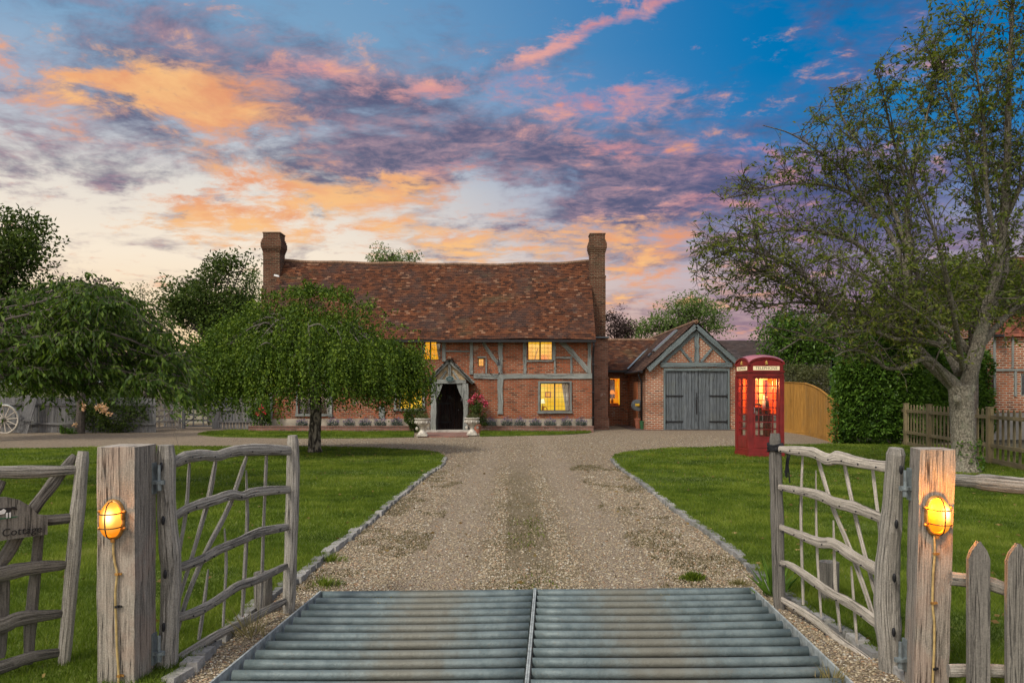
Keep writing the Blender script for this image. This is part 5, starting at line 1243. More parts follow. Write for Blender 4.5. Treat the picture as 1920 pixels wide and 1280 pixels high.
def sign():
    dr = (Vector((*BS, 0))-Vector((*AS, 0))).normalized(); nm = Vector((-dr.y, dr.x, 0)); vw = nm if nm.y < 0 else -nm
    f = lambda zx, zy, o=.045: onplane(*zpx(zx, zy, 'L'), AS, BS)+vw*o
    base = f(0, 500); Xd = -dr
    out = [(216, 472), (216, 562), (60, 582), (-330, 640), (-330, 512), (-250, 500), (-200, 440), (-140, 405), (-60, 386), (20, 384), (80, 397), (130, 425), (168, 466)]
    t = thing('name_board', 'grey oak board with an arched top, a painted cow and the carved word Cottage', 'sign', base)
    mb = MB(); P = [f(*p) for p in out]; mb.prism(P[::-1], -vw*.022, .4); mb.build('board', M['oak_dark'], t)
    rot = Matrix((Xd, Vector((0, 0, 1)).cross(Xd)*-1 if False else Xd.cross(Vector((0, 0, 1)))*-1, Vector((0, 0, 1)))).transposed()
    ang = math.atan2(Xd.y, Xd.x)
    p = f(92, 545, .051)-base
    o = text('lettering', 'Cottage', .056, plain('black_carving', (.018, .016, .015), .8, .1), t, p, (R(90), 0, ang), .0015, shear=.12, spc=1.05)
    # black and white cow standing on a green strip
    A_, u, v = f(10, 470, .050), Xd, Vector((0, 0, 1)); s = .00105
    def shape(nm, pts, mat, th=.003, parent=None):
        mb = MB(); mb.prism([A_+u*x*s+v*y*s for x, y in pts][::-1], vw*th); return mb.build(nm, mat, parent or t)
    cow = shape('cow_body', [(-70, 8), (-40, 6), (-10, 6), (22, 10), (30, 26), (40, 24), (52, 20), (56, 26), (44, 38), (34, 40), (26, 36), (10, 38), (-30, 36), (-62, 38), (-76, 32), (-78, 10)], M['black'])
    wh = plain('white_paint', (.65, .64, .6), .6, .1)
    shape('white_patch', [(-66, 8), (-20, 6), (-2, 8), (6, 24), (-6, 34), (-18, 24), (-30, 34), (-52, 24), (-66, 30)], wh, .0042, cow)
    for x in (-66, -52, 4, 18): shape('leg', [(x, 12), (x+2, -14), (x+8, -14), (x+9, 12)], wh, .0036, cow)
    shape('udder', [(-46, 8), (-40, 0), (-30, 0), (-26, 8)], plain('pink_paint', (.6, .3, .28), .6, .1), .004, cow)
    shape('painted_turf', [(-90, -14), (60, -10), (50, -16), (-40, -20), (-95, -19)], plain('green_paint', (.04, .12, .06), .7, .2), .0025)
sign()

# ================================================================== RIGHT FOREGROUND RAILS
t = thing('picket_fence', 'rough grey pointed picket fence low in the right foreground', 'fence', (2.3, 3.95, 0))
def picket(px, w, tip, Y, lean=0):
    k = Y/F; x = (px-960)*k; zt = H-(tip-735)*k; mb = MB(); hw = w*k/2; N = 10
    prof = [(z, hw*(1+.05*mnoise.noise(Vector((z*5, px, 0))))) for z in np.linspace(-.05, zt-.085, N)]+[(zt-.045, hw*.72), (zt-.015, hw*.30), (zt, hw*.12)]
    for (z0, a), (z1, b) in zip(prof, prof[1:]):
        for y, s in ((Y-.012, 1), (Y+.012, -1)):
            q = [(x-a, y, z0), (x+a, y, z0), (x+b, y, z1), (x-b, y, z1)]; uv = [(p[0], p[2]) for p in q]
            mb.face(q if s > 0 else q[::-1], uv if s > 0 else uv[::-1], .4)
        for sg in (-1, 1):
            q = [(x+sg*a, Y-.012, z0), (x+sg*a, Y+.012, z0), (x+sg*b, Y+.012, z1), (x+sg*b, Y-.012, z1)]; mb.face(q if sg > 0 else q[::-1], [(p[1], p[2]) for p in (q if sg > 0 else q[::-1])], .4)
    mb.build('picket', M['oak_dark'], t)
for px, w, tip in ((1834, 40, 1014), (1908, 44, 1018), (1985, 42, 1012), (2062, 42, 1016), (2140, 42, 1015)): picket(px, w, tip, 3.9)
for a in ([(1782, 1084), (1850, 1092), (1900, 1106), (1990, 1100), (2160, 1104)], [(1778, 1256), (1850, 1256), (1960, 1262), (2160, 1262)]):
    mb = MB(); Y = 3.95; mb.tube(smoothline([W(x, y, Y) for x, y in a], 4), .034, 10, sq=.6, jit=.08); mb.build('rail', M['oak'], t)
t = thing('post_and_rail_fence', 'round silvery rail running off to the right behind the gate post', 'fence', (2.3, 4.4, 0))
mb = MB(); mb.tube(smoothline([W(1786, 899, 4.42), W(1840, 903, 4.42), W(1930, 911, 4.42), W(2050, 912, 4.42), W(2300, 915, 4.42)], 5), [.034]*5+[.046]*16, 12, sq=.7, jit=.06); mb.build('rail', M['oak'], t)
mb = MB(); mb.tube([(4.05, 4.48, -.1), (4.05, 4.48, .6), (4.05, 4.48, 1.2)], .07, 12, jit=.06); mb.build('post', M['oak'], t)

# ================================================================== FENCES BEYOND
def board_fence(name, label, cat, P, mat, bw=.1, gap=.006, th=.02, cap=None, gboard=None, jit=.0, rails=None, group=None, zb=.0):
    """P: list of (x, y, top) ; vertical boards between"""
    t = thing(name, label, cat, (P[0][0], P[0][1], 0), 0, group); mb = MB()
    for (x0, y0, z0), (x1, y1, z1) in zip(P, P[1:]):
        L = math.hypot(x1-x0, y1-y0); n = max(1, int(L/(bw+gap))); an = math.atan2(y1-y0, x1-x0)
        for i in range(n):
            u = (i+.5)/n; h = z0+(z1-z0)*u+random.uniform(-jit, jit)-zb
            mb.box((x0+(x1-x0)*u, y0+(y1-y0)*u+random.uniform(-.004, .004), zb+h/2), (L/n-gap, th, h), Matrix.Rotation(an, 3, 'Z')@Matrix.Rotation(random.uniform(-jit, jit)*.3, 3, 'Y'), grain=True)
    mb.build('boards', mat, t)
    if cap:
        mb = MB()
        for a, b in zip(P, P[1:]): mb.beam((a[0], a[1], a[2]+.02), (b[0], b[1], b[2]+.02), .06, .03)
        mb.build('capping_rail', mat, t)
    if gboard:
        mb = MB()
        for a, b in zip(P, P[1:]): mb.beam((a[0], a[1]-.015, gboard/2), (b[0], b[1]-.015, gboard/2), .03, gboard)
        mb.build('gravel_board', mat, t)
    for r in rails or ():
        mb = MB()
        for a, b in zip(P, P[1:]): mb.beam((a[0], a[1]-.045, a[2]*r), (b[0], b[1]-.045, b[2]*r), .05, .08)
        mb.build('rail', mat, t)
    return t
def FP(px, py_bot, py_top): p = G(px, py_bot); return (p.x, p.y, H-(py_top-735)*p.y/F)
board_fence('closeboard_fence', 'new golden brown closeboard fence curving down behind the red kiosk', 'fence', [FP(1462, 808, 717), FP(1485, 811.5, 717.5), FP(1509, 815, 719), FP(1524, 818.5, 724), FP(1538, 822, 731), FP(1550, 826, 741), FP(1572, 833, 757)], M['fence_gold'], .115, .012, cap=True, gboard=.15, jit=.004)
# picket fence at the right of the lawn
def right_pickets():
    A = Vector((11.35, 23.4, 0)); B = Vector((9.3, 12.0, 0)); top = 1.17; t = thing('paling_fence', 'olive brown paling fence with square posts behind the big tree on the right', 'fence', A)
    d = B-A; L = d.length; an = math.atan2(d.y, d.x); nrm = Vector((d.y, -d.x, 0)).normalized()
    nrm = nrm if nrm.x < 0 else -nrm; n = int(L/.26)
    for i in range(n):
        p = A+d*(i+.5)/n-nrm*.03; mb = MB(); mb.box(p+Vector((0, 0, .60)), (.10, .014, 1.10), an, grain=True); mb.ball(p+Vector((0, 0, 1.15)), (.034, .01, .03), 6, 4) if False else None
        mb.prism([p+Vector((math.cos(an)*a, math.sin(an)*a, z))+nrm*.0068 for a, z in ((-.05, 1.15), (.05, 1.15), (.03, 1.185), (0, 1.2), (-.03, 1.185))], -nrm*.0135)
        mb.build('pale', M['picket'], t)
    m = 6
    for i in range(m):
        p = A+d*(i+.35)/m; mb = MB(); mb.box(p+nrm*.03+Vector((0, 0, .60)), (.13, .11, 1.22), an, grain=True); mb.box(p+nrm*.03+Vector((0, 0, 1.225)), (.15, .13, .025), an); mb.build('post', M['picket'], t)
    for z in (1.02, .42):
        mb = MB(); mb.beam(A+nrm*.02+Vector((0, 0, z)), B+nrm*.02+Vector((0, 0, z)), .05, .075); mb.build('rail', M['picket'], t)
    mb = MB(); mb.beam(A+nrm*.01+Vector((0, 0, .08)), B+nrm*.01+Vector((0, 0, .08)), .03, .14); mb.build('gravel_board', M['picket'], t)
right_pickets()
# left yard: silver board fence, cart wheel, small gates
board_fence('board_fence', 'silvery weathered vertical board fence behind the cart wheel at the far left', 'fence', [(-27, 30.6, 1.35), (-20.0, 30.6, 1.38), (-13.7, 30.8, 1.32)], M['grey_board'], .13, .012, jit=.03, rails=(.25, .8))
mb = MB(); a, b = G(42, 812), W(56, 742, 30.2); mb.beam((a.x, 30.15, 0), (b.x, 30.35, b.z), .42, .03, up=(0, 1, 0)); 
mb.beam((a.x, 30.12, .5), (a.x+.5, 30.12, .5), .05, .05); tag(mb.build('leaning_boards', M['grey_board'], at=(a.x, 30.15, 0)), 'wide grey boards leaning on the fence right of the cart wheel', 'boards')
def wheel():
    c = W(8, 786, 30.0); t = thing('cart_wheel', 'old pale wooden spoked cart wheel leaning on the silver board fence', 'wheel', c, 0)
    r = .52; ring = lambda q, y=0: [c+Vector((math.cos(a)*q, y, math.sin(a)*q)) for a in np.linspace(0, 2*math.pi, 33)]
    mb = MB(); mb.tube(ring(r), .035, 8, ref=(0, 1, 0)); mb.build('rim', M['oak_pale'], t)
    mb = MB(); mb.tube(ring(r+.035), .012, 6, ref=(0, 1, 0)); mb.build('tyre', M['galv'], t)
    mb = MB(); mb.tube([c+Vector((0, -.13, 0)), c+Vector((0, -.09, 0)), c+Vector((0, .06, 0)), c+Vector((0, .1, 0))], [.05, .08, .09, .06], 14); mb.build('hub', M['oak_dark'], t)
    for k in range(12):
        a = 2*math.pi*k/12+.1; mb = MB(); mb.tube([c+Vector((math.cos(a)*.07, -.01, math.sin(a)*.07)), c+Vector((math.cos(a)*r, 0, math.sin(a)*r))], [.024, .017], 6); mb.build('spoke', M['oak_pale'], t)
wheel()
def small_gate(label, A, B, h, n, mat='grey_board', posts=True, diag=True):
    A, B = Vector(A), Vector(B); t = thing('yard_gate', label, 'gate', A); u = (B-A); m_ = M[mat]
    for p in (A, B):
        mb = MB(); mb.box(p+Vector((0, 0, h/2+.03)), (.09, .09, h+.06), grain=True); mb.build('stile', m_, t)
    for i in range(n):
        z = .12+(h-.16)*i/(n-1); mb = MB(); mb.beam(A+Vector((0, 0, z)), B+Vector((0, 0, z)), .04, .075); mb.build('rail', m_, t)
    for q in (.33, .66):
        mb = MB(); mb.beam(A+u*q+Vector((0, -.03, .1)), A+u*q+Vector((0, -.03, h)), .05, .03); mb.build('upright', m_, t)
    if diag:
        mb = MB(); mb.beam(A+Vector((0, -.035, h*.15)), B+Vector((0, -.035, h*.9)), .06, .03); mb.build('brace', m_, t)
small_gate('small pale yard gate standing ajar beside the dark rose bush', (-14.3, 31.6, 0), (-13.95, 33.4, 0), 1.1, 5, 'oak_pale')
small_gate('grey five bar yard gate left of the picket fence, behind the lawn', (-13.9, 33.9, 0), (-12.65, 33.9, 0), 1.12, 5)
board_fence('stake_fence', 'rough upright stakes between the two small yard gates', 'fence', [(-15.0, 34.4, 1.2), (-14.0, 34.2, 1.05)], M['grey_board'], .09, .05, jit=.06, rails=(.3, .8))
mb = MB(); mb.box((-12.45, 33.8, .62), (.24, .2, 1.24), grain=True); tag(mb.build('gate_post', M['grey_board'], at=(-12.45, 33.8, 0)), 'square grey post between the five bar yard gate and picket fence', 'post')
board_fence('yard_picket_fence', 'low grey picket fence running up to the left corner of the cottage', 'fence', [(-12.3, 33.6, 1.05), (-10.9, 33.6, 1.07), (-9.3, 33.4, 1.05)], M['grey_board'], .08, .05, jit=.02, rails=(.3, .78))

# ================================================================== BUILDINGS BEHIND
b = thing('low_outbuilding', 'low building with a pale metal roof glimpsed under the cherry branches at left', 'building', (-21, 42, 0))
mb = MB(); mb.box((-21, 42, 1.0), (11.5, 4, 2.0)); mb.build('wall', plain('cream_wall', (.35, .33, .24), .9, .15), b)
mb = MB()
for s, y0 in ((1, 39.6), (-1, 44.4)):
    q = [(-27, y0, 1.95), (-15, y0, 1.95), (-15, 42, 2.65), (-27, 42, 2.65)]; mb.prism([Vector(p) for p in (q if s > 0 else q[::-1])], (0, 0, .06))
mb.build('roof', M['roof_white'], b)
b = thing('dark_roofed_barn', 'long barn with a dark tiled roof behind the garage and kiosk', 'building', (16, 52, 0))
mb = MB(); mb.box((16.3, 52.5, 1.6), (8, 5, 3.2)); mb.build('wall', M['oak_dark'], b)
mb = MB(); tile_roof(mb, lambda u: Vector((u, 49.6, 2.9)), lambda u: Vector((u, 52.5, 4.95)), 12.0, 20.6, .16, .28); rf = mb.build('roof', M['tile_dark'], b)
mb = MB(); mb.face([(20.6, 55.4, 2.9), (12, 55.4, 2.9), (12, 52.5, 4.9), (20.6, 52.5, 4.9)]); mb.build('rear_roof_slope', M['tile_dark'], rf)
def neighbour():
    Y = 26; n = thing('neighbour_cottage', 'brick and timber cottage with red hung tiles at the far right edge', 'house', (18, Y, 0)); x0, x1 = W(1862, 0, Y).x, 24
    mb = MB(); hw = (W(1914, 0, Y).x, W(1945, 0, Y).x, W(0, 742, Y).z, W(0, 700, Y).z); wall_front(mb, x0, x1, .9, 3.4, Y, [hw], .12)
    mb.face([(x0, 33, .9), (x0, Y, .9), (x0, Y, 3.4), (x0, 33, 3.4)]); mb.build('wall', M['brick_garage'], n)
    mb = MB(); mb.box(((x0+x1)/2, Y+3.5, .44), (x1-x0+.06, 7.06, .88)); mb.build('plinth', plain('grey_render', (.20, .19, .17), .9, .2, 2), n)
    mb = MB(); tile_roof(mb, lambda u: Vector((u, Y-.12, 3.35)), lambda u: Vector((u, Y-.02, 4.5)), x0, x1, .11, .17); mb.build('hung_tiles', M['tile_red'], n)
    mb = MB(); tile_roof(mb, lambda u: Vector((u, Y-.4, 4.4)), lambda u: Vector((x0+2.3+(u-x0+.3)/(x1-x0+.3)*(x1-x0-2.3), Y+3.3, 6.5)), x0-.3, x1, .12, .18); rf = mb.build('roof', M['tile'], n)
    mb = MB(); mb.box(((x0+x1)/2, Y+3.6, 3.9), (x1-x0, 7, 1.2)); mb.build('upper_wall', M['brick_garage'], n)
    for a in [(1862, 693, 1990, 693, 5), (1898, 622, 1898, 690, 3.5), (1903, 696, 1903, 742, 5), (1958, 622, 1958, 690, 5), (1864, 622, 1864, 742, 4)]:
        mb = MB(); plank(mb, *a, Y, .05); mb.build('timber', M['timber'], n)
    wn = MB(); wn.box(((hw[0]+hw[1])/2, Y+.06, (hw[2]+hw[3])/2), (hw[1]-hw[0], .05, hw[3]-hw[2])); w_ = wn.build('window', M['timber'], n)
    wn = MB(); wn.box(((hw[0]+hw[1])/2, Y+.03, (hw[2]+hw[3])/2), (hw[1]-hw[0]-.12, .02, hw[3]-hw[2]-.12)); wn.build('pane', M['glass_dark'], w_)
    mb = MB(); mb.box(W(1872, 629, Y-.2), (.28, .2, .08)); mb.build('floodlight', M['black'], n)
neighbour()

# ================================================================== TREES
def limb(mb, pts, r0, r1, seg=8, n=5, jit=.06, wob=0, power=1):
    L = smoothline(pts, n); m = len(L)
    if wob: L = [p+Vector((mnoise.noise(p*1.3), mnoise.noise(p*1.3+Vector((9, 0, 0))), mnoise.noise(p*1.3+Vector((0, 9, 0)))))*wob*(i > 0) for i, p in enumerate(L)]
    rad = [r0+(r1-r0)*(i/(m-1))**power for i in range(m)]
    mb.tube(L, rad, seg, jit=jit); return L, rad
def cloud_tree(name, label, cat, Y, base, lobes, nclus, nleaf, ls, mat, bark='bark_dark', group=None, crad=.45, tr=.18, trunk_top=None, spread=1.6, sparse_shell=.55, droop=0, depth=.8, limbs=True, seed=0, lw=.5, yoff=0):
    """lobes are (px, py, rx, ry) read off the photo, turned into real ellipsoids at distance Y"""
    k = Y/F; t = thing(name, label, cat, (W(base, 0, Y).x, Y, 0), 0, group)
    mb = MB(); bx = W(base, 0, Y).x; top = W(base, lobes[0][1], Y); tz = H+(735-(trunk_top or lobes[0][1]+lobes[0][3]*.5))*k
    ctr = Vector((bx, Y, max(tz, 1.0))); limb(mb, [Vector((bx, Y, -.1)), Vector((bx+.05, Y, ctr.z*.5)), ctr], tr*1.25, tr*.85, 10)
    Pc = []; wts = np.array([l[2]*l[3] for l in lobes], float); wts /= wts.sum()
    for i in range(nclus):
        l = lobes[rng.choice(len(lobes), p=wts)]; v = rng.normal(size=3); v /= np.linalg.norm(v); q = (sparse_shell+(1-sparse_shell)*rng.random())*(.86+.26*rng.random())
        Pc.append((W(l[0], l[1], Y)+Vector((v[0]*l[2]*k*q, v[1]*(l[2]*.55+l[3]*.45)*k*q*depth, v[2]*l[3]*k*q))))
    if limbs:
        for j, p in enumerate(Pc):
            if j % 2 == 0:
                m_ = ctr.lerp(p, .5)+Vector((random.uniform(-.2, .2), random.uniform(-.2, .2), random.uniform(0, .35))); s_ = ctr+Vector((0, 0, random.uniform(-.3, .8)))
                mb.tube(smoothline([s_, m_, p], 3), list(np.linspace(tr*.34, .012, 7)), 5)
    mb.build('trunk', M[bark], t)
    A, D = [], []
    for p in Pc:
        n = int(nleaf*rng.uniform(.7, 1.9)); c = rng.uniform(.6, 1.3)*crad; o = rng.normal(size=(n, 3)); o *= np.minimum(1, 1.5/np.linalg.norm(o, axis=1))[:, None]; o *= [c, c, c*.62]
        A.append(o+np.array(p)+rng.normal(size=(n, 3))*.03); d = rng.normal(size=(n, 3))*.9+o/c*.6; d[:, 2] -= droop; D.append(d)
    A = np.concatenate(A); D = np.concatenate(D); n = len(A); A[:, 2] = np.maximum(A[:, 2], .12)
    leaves('crown', A, D, ls*rng.uniform(.65, 1.3, n), ls*lw*rng.uniform(.7, 1.2, n), M[mat], t); return t

cloud_tree('broadleaf_tree', 'tall dark green broadleaf tree at the far left edge of the picture', 'tree', 25, -60, [(-30, 470, 115, 90), (40, 450, 45, 55), (-90, 560, 150, 90), (40, 520, 40, 40)], 150, 90, .15, 'l_oak', tr=.3, trunk_top=600, crad=.42)
cloud_tree('copper_tree', 'dark purple leaved tree left of centre behind the cherry branches', 'tree', 30, 150, [(90, 590, 90, 60), (150, 545, 55, 32), (190, 590, 60, 40), (30, 620, 90, 60)], 90, 60, .13, 'l_purple', tr=.14, trunk_top=640, crad=.42, sparse_shell=.35)
cloud_tree('sparse_tree', 'thin pale leaved tree with sky showing through between the cherry and the round tree', 'tree', 36, 270, [(262, 590, 45, 55), (300, 610, 35, 40), (235, 610, 40, 40)], 46, 26, .12, 'l_olive', tr=.07, trunk_top=660, crad=.4, sparse_shell=.2)
cloud_tree('round_tree', 'rounded dense green tree standing left of the tall left chimney', 'tree', 44, 400, [(392, 560, 82, 66), (425, 515, 50, 42), (350, 580, 45, 45), (440, 590, 45, 40), (400, 610, 60, 34)], 150, 70, .20, 'l_oak', tr=.2, trunk_top=650, crad=.55, sparse_shell=.5)
cloud_tree('willow_tree', 'pale green tree close behind the left chimney of the cottage', 'tree', 46, 474, [(474, 550, 18, 46), (462, 585, 22, 40)], 40, 60, .14, 'l_pale', tr=.08, crad=.4, droop=.8)
cloud_tree('birch_top_tree', 'tree whose leafy top shows above the cottage roof ridge', 'tree', 50, 735, [(728, 484, 34, 22), (755, 486, 22, 16), (772, 482, 14, 10), (740, 520, 50, 40)], 44, 60, .15, 'l_pale', tr=.12, crad=.34, droop=1.0)
cloud_tree('dark_hedge_tree', 'dark green mass of shrubs between the rose bush and the weeping tree', 'shrub', 40, 320, [(345, 690, 60, 45), (400, 680, 60, 40), (250, 710, 80, 45), (470, 690, 60, 60), (160, 720, 80, 40)], 150, 70, .17, 'l_oak', tr=.12, crad=.5, limbs=False)
cloud_tree('copper_tree', 'dark purple leaved tree just right of the right chimney', 'tree', 50, 1162, [(1160, 612, 26, 30), (1150, 630, 24, 20)], 30, 60, .15, 'l_purple', tr=.1, crad=.4)
cloud_tree('pale_tree', 'light green open crowned tree behind the garage roof', 'tree', 56, 1275, [(1275, 600, 62, 46), (1225, 615, 40, 34), (1335, 605, 44, 38), (1200, 628, 30, 22), (1300, 580, 40, 30)], 100, 60, .19, 'l_pale', tr=.2, crad=.55, sparse_shell=.35)
cloud_tree('broadleaf_tree', 'green bushy tree right of the kiosk roof behind the fence', 'tree', 38, 1500, [(1500, 620, 62, 45), (1465, 600, 34, 26), (1540, 640, 50, 50), (1490, 665, 60, 30)], 120, 70, .16, 'l_laurel', tr=.2, crad=.45)
cloud_tree('clipped_shrub', 'olive green shrub showing over the top of the golden fence', 'shrub', 35, 1500, [(1492, 704, 38, 24), (1530, 712, 30, 30), (1560, 720, 30, 40)], 60, 80, .10, 'l_olive', tr=.06, crad=.26, limbs=False)
cloud_tree('rear_shrub', 'green shrubs filling the gap between the left fence and the outbuilding', 'shrub', 37, 100, [(60, 740, 90, 22), (180, 738, 70, 26), (-40, 740, 80, 30)], 70, 60, .14, 'l_oak', tr=.06, crad=.4, limbs=False)
cloud_tree('leafy_tree', 'dark leafy tree behind the big right tree, hiding most of the neighbouring roof', 'tree', 22.5, 1822, [(1850, 550, 75, 60), (1770, 590, 70, 45), (1890, 510, 50, 40), (1700, 600, 50, 40), (1800, 520, 60, 45), (1760, 545, 50, 40), (1930, 560, 50, 40)], 200, 90, .10, 'l_right', tr=.12, crad=.32, sparse_shell=.3)
cloud_tree('distant_tree', 'tall green tree mass behind the laurel hedge at right', 'tree', 34, 1720, [(1700, 600, 90, 50), (1800, 590, 90, 60), (1640, 610, 60, 40), (1900, 600, 60, 50)], 120, 60, .17, 'l_oak', tr=.2, crad=.5)

# laurel hedge
def hedge():
    t = thing('laurel_hedge', 'tall glossy green laurel hedge between the golden fence and the paling fence', 'hedge', (12.6, 24, 0))
    # plan outline of the hedge (x, y, top)
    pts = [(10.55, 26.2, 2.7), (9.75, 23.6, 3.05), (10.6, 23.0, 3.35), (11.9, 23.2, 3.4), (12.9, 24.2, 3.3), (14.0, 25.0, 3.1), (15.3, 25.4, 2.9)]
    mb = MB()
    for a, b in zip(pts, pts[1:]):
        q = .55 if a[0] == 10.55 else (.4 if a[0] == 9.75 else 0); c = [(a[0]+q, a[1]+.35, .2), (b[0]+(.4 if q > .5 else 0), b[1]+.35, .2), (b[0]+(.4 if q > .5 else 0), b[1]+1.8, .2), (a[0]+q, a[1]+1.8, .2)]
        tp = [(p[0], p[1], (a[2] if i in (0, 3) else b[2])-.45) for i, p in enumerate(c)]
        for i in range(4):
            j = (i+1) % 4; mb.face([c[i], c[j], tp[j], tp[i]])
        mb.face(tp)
    mb.build('hedge_core', M['core'], t)  # solid core box; the hedge's inner shade is put into its colour
    P, D = [], []
    for a, b in zip(pts, pts[1:]):
        L = math.hypot(b[0]-a[0], b[1]-a[1]); d = np.array([b[0]-a[0], b[1]-a[1]])/L; nn = np.array([d[1], -d[0]]); nn = nn if (nn[1] < 0 or a[0] == 10.55) else -nn
        n = int(L*2.9*1250); u = rng.random(n); v = rng.random(n); h = a[2]+(b[2]-a[2])*u
        z = v*h; bulge = np.array([mnoise.noise(Vector((a[0]+u_*3, z_*1.3, 4)))*.22+mnoise.noise(Vector((a[0]*2+u_*7, z_*3.5, 2)))*.12 for u_, z_ in zip(u, z)])
        rd = -.45*np.clip((v-.85)/.15, 0, 1)**2-.2*np.clip((.12-v)/.12, 0, 1)+bulge-rng.exponential(.05, n)
        x = a[0]+(b[0]-a[0])*u+nn[0]*rd; y = a[1]+(b[1]-a[1])*u+nn[1]*rd
        P.append(np.column_stack([x, y, z+.03])); D.append(np.column_stack([nn[0]*.6+rng.normal(size=n)*.6, nn[1]*.6+rng.normal(size=n)*.6, rng.normal(size=n)*.6-.1]))
        m = int(L*1.8*500); u = rng.random(m); w = rng.uniform(.2, 2, m); P.append(np.column_stack([a[0]+(b[0]-a[0])*u-nn[0]*w, a[1]+(b[1]-a[1])*u-nn[1]*w, a[2]+(b[2]-a[2])*u+rng.normal(size=m)*.12-.05])); D.append(rng.normal(size=(m, 3))+[0, 0, .6])
    # left flank
    n = 5200; v = rng.random(n)*2.7; w = rng.uniform(0, 2.2, n); P.append(np.column_stack([9.62+w*.42+rng.normal(size=n)*.10+.12*(v > 2.2), 23.5+w, v])); D.append(rng.normal(size=(n, 3))+[-.8, -.3, 0])
    P = np.concatenate(P); D = np.concatenate(D); leaves('foliage', P, D, .125*rng.uniform(.7, 1.25, len(P)), .055, M['l_laurel'], t, fold=.1)
hedge()
# shrubs by the left fence and cottage corner
def bush(name, label, cat, c, r, h, mat, n, ls, fl=None, fls=.06, nf=0, fpos=None, group=None):
    t = thing(name, label, cat, c, 0, group); mb = MB()
    for k in range(6):
        a = random.uniform(0, 6.28); mb.tube([Vector(c), Vector(c)+Vector((math.cos(a)*r*.3, math.sin(a)*r*.3, h*.5)), Vector(c)+Vector((math.cos(a)*r*.7, math.sin(a)*r*.5, h*.85))], [.03, .02, .008], 5)
    mb.build('stems', M['bark_dark'], t)
    v = rng.normal(size=(n, 3)); v /= np.linalg.norm(v, axis=1)[:, None]; q = rng.uniform(.45, 1.05, n)[:, None]; P = np.array(c)+v*q*[r, r*.7, h*.52]+[0, 0, h*.5]
    P += np.array([[mnoise.noise(Vector(p)*2.2)*.22]*3 for p in P]); P[:, 2] = np.maximum(P[:, 2], .03)
    leaves('foliage', P, v+rng.normal(size=(n, 3))*.7, ls*rng.uniform(.7, 1.2, n), ls*.5, M[mat], t)
    if fl:
        for i, f in enumerate(fpos):
            m = nf; o = rng.normal(size=(m, 3))*.05; leaves('flower', np.array(f)+o*.6, o+rng.normal(size=(m, 3))*.02, fls, fls*.8, M[fl], t)
b0 = G(205, 811); w3 = lambda px, py: tuple(W(px, py, b0.y-.7))
bush('rose_bush', 'large dark climbing rose bush with peach blooms in front of the silver fence', 'rose bush', (b0.x, b0.y+.3, 0), 1.5, 1.5, 'l_oak', 9000, .10, 'petal_peach', .09, 26, [w3(184, 766), w3(194, 770), w3(189, 761), w3(198, 764), w3(155, 757), w3(157, 764), w3(205, 776)])
bush('rose_bush', 'small rose plant with one peach bloom at the foot of the silver fence', 'rose bush', (G(130, 813).x, G(130, 813).y, 0), .4, .35, 'l_laurel', 900, .07, 'petal_peach', .07, 20, [tuple(W(140, 797, 29.7))])
bush('rose_bush', 'rose bush with red blooms against the left corner of the cottage', 'rose bush', ((490-960)*31.3/F, 31.3, .1), .42, 1.15, 'l_laurel', 2600, .08, 'petal_red', .07, 20, [tuple(W(490, 764, 30.9)), tuple(W(497, 772, 30.9)), tuple(W(484, 775, 30.9))])
bush('dark_shrub', 'dark leafy shrub behind the left stone urn beside the porch', 'shrub', ((780-960)*30.6/F, 30.6, .1), .42, .95, 'l_oak', 2200, .08)
bush('box_shrub', 'low green shrub at the foot of the wall between pink flowers and lavender', 'shrub', ((908-960)*31.2/F, 31.2, .1), .22, .6, 'l_oak', 700, .07)

